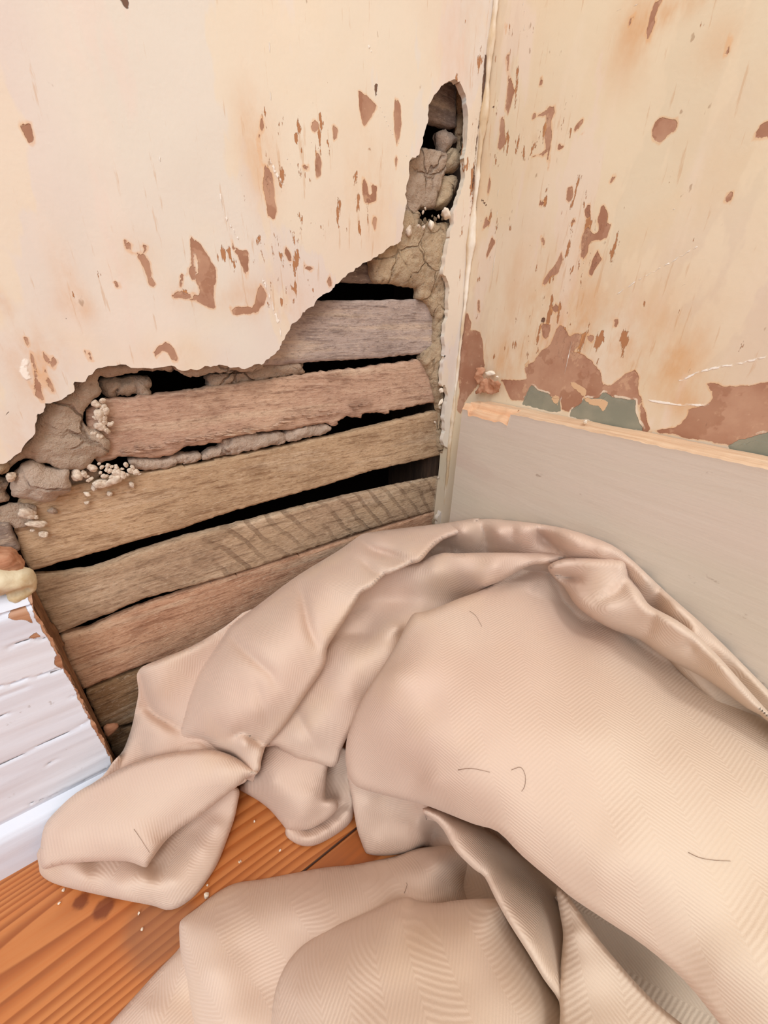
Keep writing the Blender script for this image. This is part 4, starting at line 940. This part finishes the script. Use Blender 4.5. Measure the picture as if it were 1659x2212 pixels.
# I: inner band from the twist down to the left, passing under the big panel
patch(CA('1560 358 1450 340 1300 338 1000 337 850 342 770 338 700 355 640 382 560 400 450 420 300 500 180 600 60 760 -60 950') + I_('640 1480 590 1570 570 1612') + C6('1110 540 1140 558 1175 575 1210 597 1280 613 1335 630 1368 637 1392 612 1405 560 1440 490 1500 420 1600 300') + I_('860 1440 900 1380') + CA('800 800 950 680 1000 610 1030 562 1130 518 1250 450 1290 432 1340 414 1400 410 1480 400'),
  c3(CA, '1560 358 200,1450 345 198,1300 340 192,1000 340 188,850 345 185,770 340 180,640 382 168,450 420 160,300 500 150,180 600 138,60 760 122,1400 405 194,1250 445 184,1130 515 175,1030 560 168,1100 430 190,900 450 178,700 450 170,600 520 156,850 560 154,900 620 140,1000 620 148,500 620 138,400 620 136,700 640 138,600 720 134,350 700 130,300 800 124,450 760 134,500 850 126')
  + c3(pl, '700 1440 112,760 1440 122,830 1400 132,860 1360 138,640 1540 82,700 1520 98,760 1500 108,600 1612 62,650 1600 72,690 1620 62,730 1650 55,740 1600 74,790 1500 100,680 1570 84,590 1570 68,620 1620 60,860 1440 120,900 1380 128'),
  R=.005, D=12, fdir=(1, .35), seed=3, creases=[(CG('960 1130 1010 1240 1080 1370'), 4, 12), (CG('1200 760 1260 740 1400 740'), 6, 20), (CG('1280 650 1400 560 1550 560 1660 540'), 5, 26)])
# A: big front panel with its left lobe
A_out = I_('889 1330 897 1324 916 1321 950 1310 990 1293 1048 1271') + I_('1090 1235 1150 1190 1210 1200 1290 1260 1380 1340 1470 1400 1600 1480 1760 1590 1760 2320 1640 2320 1600 2270 1555 2212 1480 2120 1394 2045 1307 1987 1238 1941 1203 1912 1128 1849 1076 1797') + C8('560 312 450 268 380 242 300 222 200 197 130 176 102 152 86 112 80 60 84 0') + I_('757 1570 770 1535 785 1505 800 1480 830 1435 860 1385 876 1352')
patch(A_out,
  c3(pl, '889 1330 164,916 1321 168,990 1293 170,1048 1271 170,1120 1240 168,1180 1235 172,1220 1230 170,1210 1290 165,1250 1340 156,1290 1280 155,1380 1360 155,1320 1380 162,1400 1440 160,1600 1500 155,1540 1520 160,1659 1590 160,1760 1600 155,1659 1700 166,1760 1900 160,1659 1900 160,1659 2212 146,1760 2320 140,1555 2212 128,1480 2120 128,1394 2045 129,1307 1987 130,1238 1941 130,1203 1912 131,1128 1849 133,1076 1797 135,1020 1725 143,960 1652 150,920 1590 155,868 1510 159,850 1450 161,1000 1400 171,1000 1500 170,1000 1600 163,1150 1500 173,1150 1700 160,1300 1600 172,1300 1750 163,1150 1800 147,1300 1900 150,1400 1850 162,1450 2000 145,1550 2100 146,1500 1800 166,1500 1650 168,1180 1380 170,1100 1320 172,1080 1400 173,930 1500 165,1100 1620 167')
  + c3(pl, '830 1435 144,800 1480 134,785 1505 126,770 1535 116,757 1570 106,749 1620 92,749 1664 82,775 1701 78,820 1470 148,830 1520 148,860 1560 146,800 1560 128,800 1620 110,800 1680 90,880 1620 138,850 1660 112,900 1680 118,930 1690 134,980 1740 125,873 1727 92,960 1753 106,1024 1779 120'),
  R=.006, D=18, fdir=(.75, -.65), seed=4, wr=.0007, creases=[(CH('715 400 780 500 860 600 960 655'), 6, 26), (CH('470 470 600 405 700 370'), 8, 14), (CH('960 655 1100 720 1300 860 1480 960'), 2.5, 24), (CH('620 480 760 520 850 540'), 4, 22)])
# H1: folds at far left behind
patch(C6('488 235 495 208 520 183 600 150 740 92 880 10 1000 -70 1100 0 1000 400 900 600 700 680 500 720 380 760 300 760 250 740 335 678 380 615 425 565 452 500 470 440 482 380 496 300'),
  c3(C6, '495 215 116,520 185 118,600 150 121,740 92 125,880 10 120,1000 -60 122,600 230 112,560 290 102,500 290 92,540 340 86,600 380 80,650 420 72,700 330 86,760 200 100,850 110 110,482 380 78,520 420 76,590 440 80,640 480 72,452 500 62,500 520 62,600 560 62,700 520 62,425 565 55,380 620 50,430 640 48,335 678 47,400 720 40,600 660 45,800 500 66,900 400 80,900 600 50'),
  R=.006, D=16, fdir=(.9, .4), seed=5, lam=.15, creases=[(CG('90 1075 130 1120 190 1185 260 1230 330 1270'), 9, 13), (CG('90 900 110 1000 120 1080'), 2, 12), (CG('130 1330 110 1450 60 1520'), 4, 16)])
# L: crumpled low part in the middle, a leaf lying on a curled rim
patch(C9('440 728 435 770 460 805 520 842 590 856 660 842 740 802 820 750 880 695 905 640 905 560 892 450 880 370 960 300 930 230 760 150 640 250 640 500 560 640 470 700'),
  c3(C9, '440 728 10,435 770 5,460 805 4,520 842 4,590 856 4,660 842 4,740 802 4,820 750 5,880 695 7,905 640 10,560 800 12,640 790 13,720 745 13,800 690 14,860 620 17,600 750 7,700 700 7,770 640 8,810 590 9,850 560 12,905 560 18,800 520 12,760 440 14,880 440 24,800 350 22,700 300 14,640 250 14,760 150 40,930 230 44,960 300 46,640 500 5,560 640 5,470 700 5,845 500 18'),
  R=.004, D=10, fdir=(.6, .8), seed=6, wr=.0002, step=3.5)
patch(C9('112 455 160 400 240 340 270 260 285 180 310 90 500 60 760 150 790 200 735 290 718 370 712 450 712 520 740 522 780 532 800 560 792 600 750 648 690 692 610 735 530 748 450 742 415 705 330 605 240 535 160 490'),
  c3(C9, '112 455 8,160 400 20,240 340 30,285 180 42,310 90 45,500 60 50,760 150 50,300 300 42,350 420 42,240 500 14,450 400 44,330 600 10,450 550 34,415 705 10,450 742 11,530 748 12,610 735 14,690 692 16,750 648 19,792 600 22,800 560 24,740 522 28,712 520 28,600 430 42,640 500 38,660 420 40,700 330 42,712 430 34,560 650 28,500 680 22,620 690 19,700 610 24,690 560 30,740 570 29,620 600 31,700 650 19'),
  R=.005, D=12, fdir=(.6, .8), seed=66, wr=.0003, step=3.5)
# H2: the big strap draped forward from the crest
patch(I_('1040 1119 960 1130 850 1143 805 1149 785 1153 768 1163 730 1190 640 1245 560 1305 500 1350 480 1378 450 1420 425 1460 400 1530 384 1590 378 1640 400 1700 470 1710 530 1690') + C6('980 672 1000 676 1025 668 1042 645 1046 610 1060 560') + I_('575 1612 590 1596 620 1560 660 1500 700 1440 707 1400 727 1367 747 1337 768 1303 781 1282 805 1269 828 1245 845 1239 886 1220 909 1212 930 1188 953 1169 970 1161 1005 1148'),
  c3(pl, '1040 1119 193,960 1130 183,850 1143 172,785 1153 166,730 1190 158,640 1245 147,560 1305 136,500 1350 128,450 1420 112,400 1530 82,384 1590 66,378 1640 56,400 1700 42,470 1700 40,530 1690 58,552 1672 66,575 1612 76,620 1560 94,700 1440 130,727 1367 148,768 1303 164,805 1269 174,845 1239 180,886 1220 184,909 1212 185,953 1169 188,1005 1148 192,790 1180 173,800 1210 172,860 1200 180,820 1160 175,900 1160 182,760 1240 168,700 1250 164,720 1300 162,640 1320 156,560 1380 144,480 1440 124,660 1380 150,600 1450 136,520 1500 120,440 1540 98,560 1540 114,600 1560 96,500 1570 100,420 1600 70,470 1610 74,530 1610 88,500 1640 52,515 1590 84,560 1600 76,440 1650 50,850 1220 176,870 1205 184')
  + c3(C6, '930 500 84,1000 540 78,1000 600 70,900 560 68,960 640 64,850 520 70'),
  R=.007, D=14, fdir=(.9, .3), seed=7, lam=.04, creases=[(CG('600 740 660 810 740 880 830 960 860 1020'), 5, 14), (CG('1000 480 1020 580 1045 700 1085 800'), 6, 12), (CG('1330 220 1390 270 1480 300 1610 340'), 9, 13), (CG('620 1310 680 1290 740 1320 805 1365'), 8, 9), (CG('330 1330 450 1330 540 1400 640 1460 715 1505'), 11, 13), (CG('760 1000 780 1130 830 1250'), 3, 16), (CG('1330 330 1420 400 1490 400'), 5, 10)])
# H4: lower leaf of the left lobe
patch(C6('52 1000 50 1080 60 1120 110 1155 200 1182 330 1212 450 1237 560 1258 620 1277 680 1264 750 1212 800 1150 850 1070 890 970 925 870 940 800 947 737 900 720 800 720 600 780 400 900 200 940'),
  c3(C6, '50 1080 16,60 1120 10,110 1155 8,330 1212 7,560 1258 7,620 1277 6,680 1264 6,750 1212 7,800 1150 8,850 1070 9,890 970 11,925 870 15,947 737 30,900 730 34,820 840 16,740 920 12,700 1000 14,600 1020 10,560 1090 12,530 1120 22,420 1120 20,250 1130 20,150 1110 18,400 1180 20,560 1200 18,650 1150 22,720 1080 20,780 1000 20,850 900 20,640 1220 14,300 1060 14,200 940 20,600 780 20'),
  R=.004, D=12, fdir=(.9, -.3), seed=8)
# H3: upper leaf of the left lobe
patch(C6('1035 655 1020 672 985 682 940 722 860 785 770 855 690 905 620 965 570 1030 545 1068 530 1086 505 1080 470 1066 420 1058 300 1060 180 1070 110 1085 70 1095 55 1060 56 1000 75 900 130 830 220 750 330 690 440 632 560 592 700 566 830 560 930 592 1000 642'),
  c3(C6, '1035 655 68,985 682 62,860 785 48,770 855 42,690 905 38,620 965 34,530 1086 32,420 1058 34,300 1060 34,180 1070 33,70 1095 28,55 1060 30,56 1000 34,75 900 40,130 830 44,220 750 49,330 690 56,440 632 62,560 592 67,700 566 70,830 560 70,930 592 68,1000 645 68,900 640 70,750 640 68,600 680 64,800 740 58,450 760 58,300 850 52,500 900 52,640 850 50,150 950 44,350 980 46,480 1010 42,540 1030 38,560 980 42,950 670 66,880 700 64'),
  R=.006, D=14, fdir=(.5, .9), seed=9)
# C: pocket under the lobe
patch(C9('870 300 866 380 890 500 908 620 930 740 960 830 985 892 1010 910 1080 920 1180 916 1290 897 1345 868 1400 860 1500 900 1650 980 1800 1000 1800 700 1700 500 1430 400 1200 350 1000 280'),
  c3(C9, '870 300 64,866 380 60,890 500 48,930 740 22,960 830 10,1010 910 4,1080 920 4,1180 916 4,1290 897 6,1345 862 10,1375 800 20,1410 720 26,1425 650 44,1430 780 10,1460 700 22,1400 860 6,1500 880 12,1560 760 26,1650 960 20,1800 1000 20,1100 520 44,1000 560 46,1000 700 28,1100 700 24,1200 620 34,1200 780 18,1080 830 16,1290 700 28,1290 780 20,1340 700 40,1380 620 56,1330 600 50,1430 600 64,1500 640 50,1650 740 40,1700 500 70,1430 400 70,1200 350 68,1000 300 66'),
  R=.004, D=11, fdir=(.8, .5), seed=10, step=4)
# U: cloth lying deep in the hollow
patch(I_('985 1765 1150 1800 1400 1900 1760 2100 1760 2350 1100 2350 1050 2100 1010 1960 990 1870'),
  c3(pl, '1000 1800 26,1000 1930 20,1100 1900 34,1200 2000 30,1400 2000 34,1300 2100 34,1450 2150 42,1500 2250 44,1760 2100 50,1760 2350 50,1100 2350 30'), R=.002, D=10, fdir=(.8, .5), seed=11, skirt=False)
# F0: lower left piece
patch(I_('420 2000 389 2045 375 2062 340 2097 300 2142 270 2175 236 2214 190 2280 240 2360 560 2360 560 2050'),
  c3(pl, '389 2045 7,340 2097 6,300 2142 5,236 2214 4,190 2280 4,380 2110 16,320 2180 16,400 2060 14,420 2160 18,350 2250 20,500 2250 20,240 2360 12,560 2360 20,560 2050 16'), R=.004, D=12, fdir=(.9, -.5), seed=12)
# F: lower front cloth
patch(I_('387 2010 388 1996 394 1985 426 1961 465 1930 508 1908 566 1899 640 1885 700 1874 762 1868 803 1860 856 1849 897 1834 935 1829 985 1828 1040 1850 1110 1950 1190 2080 1260 2200 1300 2360 500 2360 430 2250 414 2200 402 2130 390 2060'),
  c3(pl, '387 2010 16,394 1985 14,426 1961 10,465 1930 7,508 1908 5,566 1899 4,640 1885 4,762 1868 5,856 1849 8,897 1834 14,935 1829 22,985 1828 26,1040 1850 20,390 2060 18,402 2130 20,414 2200 22,500 2360 26,450 2000 26,520 1960 24,600 1940 22,700 1920 24,800 1900 28,880 1880 34,940 1860 38,960 1900 34,1000 1920 20,1040 1960 18,860 1930 36,450 2100 34,520 2050 32,560 2130 32,480 2212 34,560 2212 36,640 2010 32,700 2000 40,760 2000 42,850 2000 46,1000 2000 36,1110 1950 20,1190 2080 30,1260 2200 40,1300 2360 40,700 2360 50,900 2300 50'),
  R=.006, D=16, fdir=(.9, .35), seed=13)
# G: bright front bulge
patch(I_('560 2400 575 2260 590 2160 612 2095 645 2050 690 2015 760 1985 816 1961 862 1940 885 1938 905 1946 943 1951 975 1946 1006 1943 1058 1941 1078 1948 1099 1993 1139 2057 1174 2114 1208 2165 1250 2230 1300 2400'),
  c3(pl, '575 2260 38,590 2160 38,612 2095 38,645 2050 38,690 2015 40,760 1985 46,816 1961 50,862 1940 56,885 1939 58,905 1946 56,943 1951 58,1006 1943 62,1058 1941 64,1078 1950 64,1099 1993 58,1139 2057 58,1174 2114 58,1208 2165 58,640 2150 56,700 2080 60,780 2040 66,860 1985 68,900 2000 70,950 2000 72,1000 2000 74,1050 1990 72,1060 2060 76,1110 2120 74,1000 2120 84,900 2120 84,800 2150 80,700 2212 72,640 2250 60,900 2212 90,1050 2212 86,1150 2180 72,1180 2230 66,800 2350 90,1050 2350 88,1200 2350 66'),
  R=.004, D=26, fdir=(.98, -.1), seed=14)
# D: narrow roll and the face falling to its right
patch(C8('362 262 378 250 400 252 440 262 480 285 520 300 600 330 740 430 870 540 930 620 930 760 915 900 900 1100 895 1150 884 1120 880 1059 878 975 820 890 760 790 690 680 640 590 600 510 560 480 490 410 450 340 415 300'),
  c3(C8, '378 255 92,440 275 98,450 340 91,490 410 91,560 480 91,640 590 91,690 680 91,760 790 90,820 890 89,878 975 88,880 1059 88,884 1120 88,500 360 98,560 440 98,640 540 98,720 660 98,790 770 97,850 880 96,600 330 74,700 480 60,740 430 50,780 620 78,870 540 52,860 680 74,880 780 78,930 620 50,930 760 56,915 900 70,900 1100 80'),
  R=.012, D=30, fdir=(.2, 1), seed=15, lam=1.)
# E: tent shaped fold at the bottom
patch(C8('868 560 885 548 905 570 935 610 975 670 1025 740 1100 830 1180 920 1250 988 1340 1060 1460 1160 1500 1250 870 1250 876 1150 884 1059 880 975 878 900 888 800 893 720 882 650'),
  c3(C8, '868 560 92,905 575 96,935 615 99,975 670 100,1025 740 101,1100 830 102,1180 920 103,1250 988 104,1340 1060 104,1460 1160 104,882 650 90,893 720 88,888 800 86,878 900 84,884 1059 82,870 1250 82,930 720 97,950 850 95,1050 850 101,1000 950 96,1150 950 102,1080 1050 100,1250 1059 104,950 1059 90,1100 1250 100,1400 1250 104'),
  R=.006, D=12, fdir=(.7, -.7), seed=16)

cloth = mesh('drop_cloth', np.concatenate(CV), CF, M_cloth, uv=np.concatenate(CU), attrs={'yellow': np.concatenate(CYL)})
tag(cloth, 'beige herringbone dust sheet heaped in folds in the corner', 'cloth')

# ------------------------------------------------------------------ hairs caught on the cloth
from mathutils.bvhtree import BVHTree
_me = cloth.data
bvh = BVHTree.FromPolygons([v.co.copy() for v in _me.vertices], [tuple(p.vertices) for p in _me.polygons])
def on_cloth(px, py, off=.0004):
    d = rays(px, py); h = bvh.ray_cast(Vector(CAM), Vector(d))
    return np.array(h[0]) - d * off
n = NT('dark_hair', .5, .4); n.col(srgb(128, 98, 78)); M_hair = n.m
for pts, lab in ((C8('700 110 735 100 752 130 750 170 738 190'), 'short curled dark hair on the big smooth cloth panel'), (C8('1362 418 1400 436 1450 446 1520 450'), 'longest dark hair on cloth, near the right edge'),
                 (C8('500 110 550 104 620 118'), 'short dark hair on the ridge of the big cloth panel'), (C6('475 915 500 950 545 1020'), 'straight fine hair on the far left cloth lobe'),
                 (CA('930 710 970 740 1000 790 1010 810'), 'fine hair near the top of the big cloth panel'), (C8('300 570 310 540 306 530'), 'tiny hair on the lower front cloth fold')):
    P3 = [on_cloth(x, y) for x, y in crom(pts, 4, False)]
    tag(tubes('stray_hair', [(P3, .00011, .00007)], M_hair, res=4), lab, 'hair')
# ------------------------------------------------------------------ debris on floor
def fl(x, y): return wz(*C6('%g %g' % (x, y))[0], .0012)
gg = 'tiny pale crumbs scattered on the floorboards'
for (x, y) in [(160, 1187), (140, 1247), (497, 1292), (512, 1363), (955, 1058), (948, 1062), (1130, 1010), (1015, 880), (1330, 960)]:
    crumb(fl(x, y), .0012, 5, 'tiny pale crumb lying on the orange floorboards', gg, sc=(1, 1, .5))
crumb(wz(*C6('800 1212')[0], .002), .0036, 5, 'white chip on floor between the two cloth folds', name='plaster_chip', cat='chip')
crumb(wz(*C6('805 1165')[0], .0015), .0015, 5, 'small white fragment just behind the floor chip', name='plaster_chip', cat='chip')
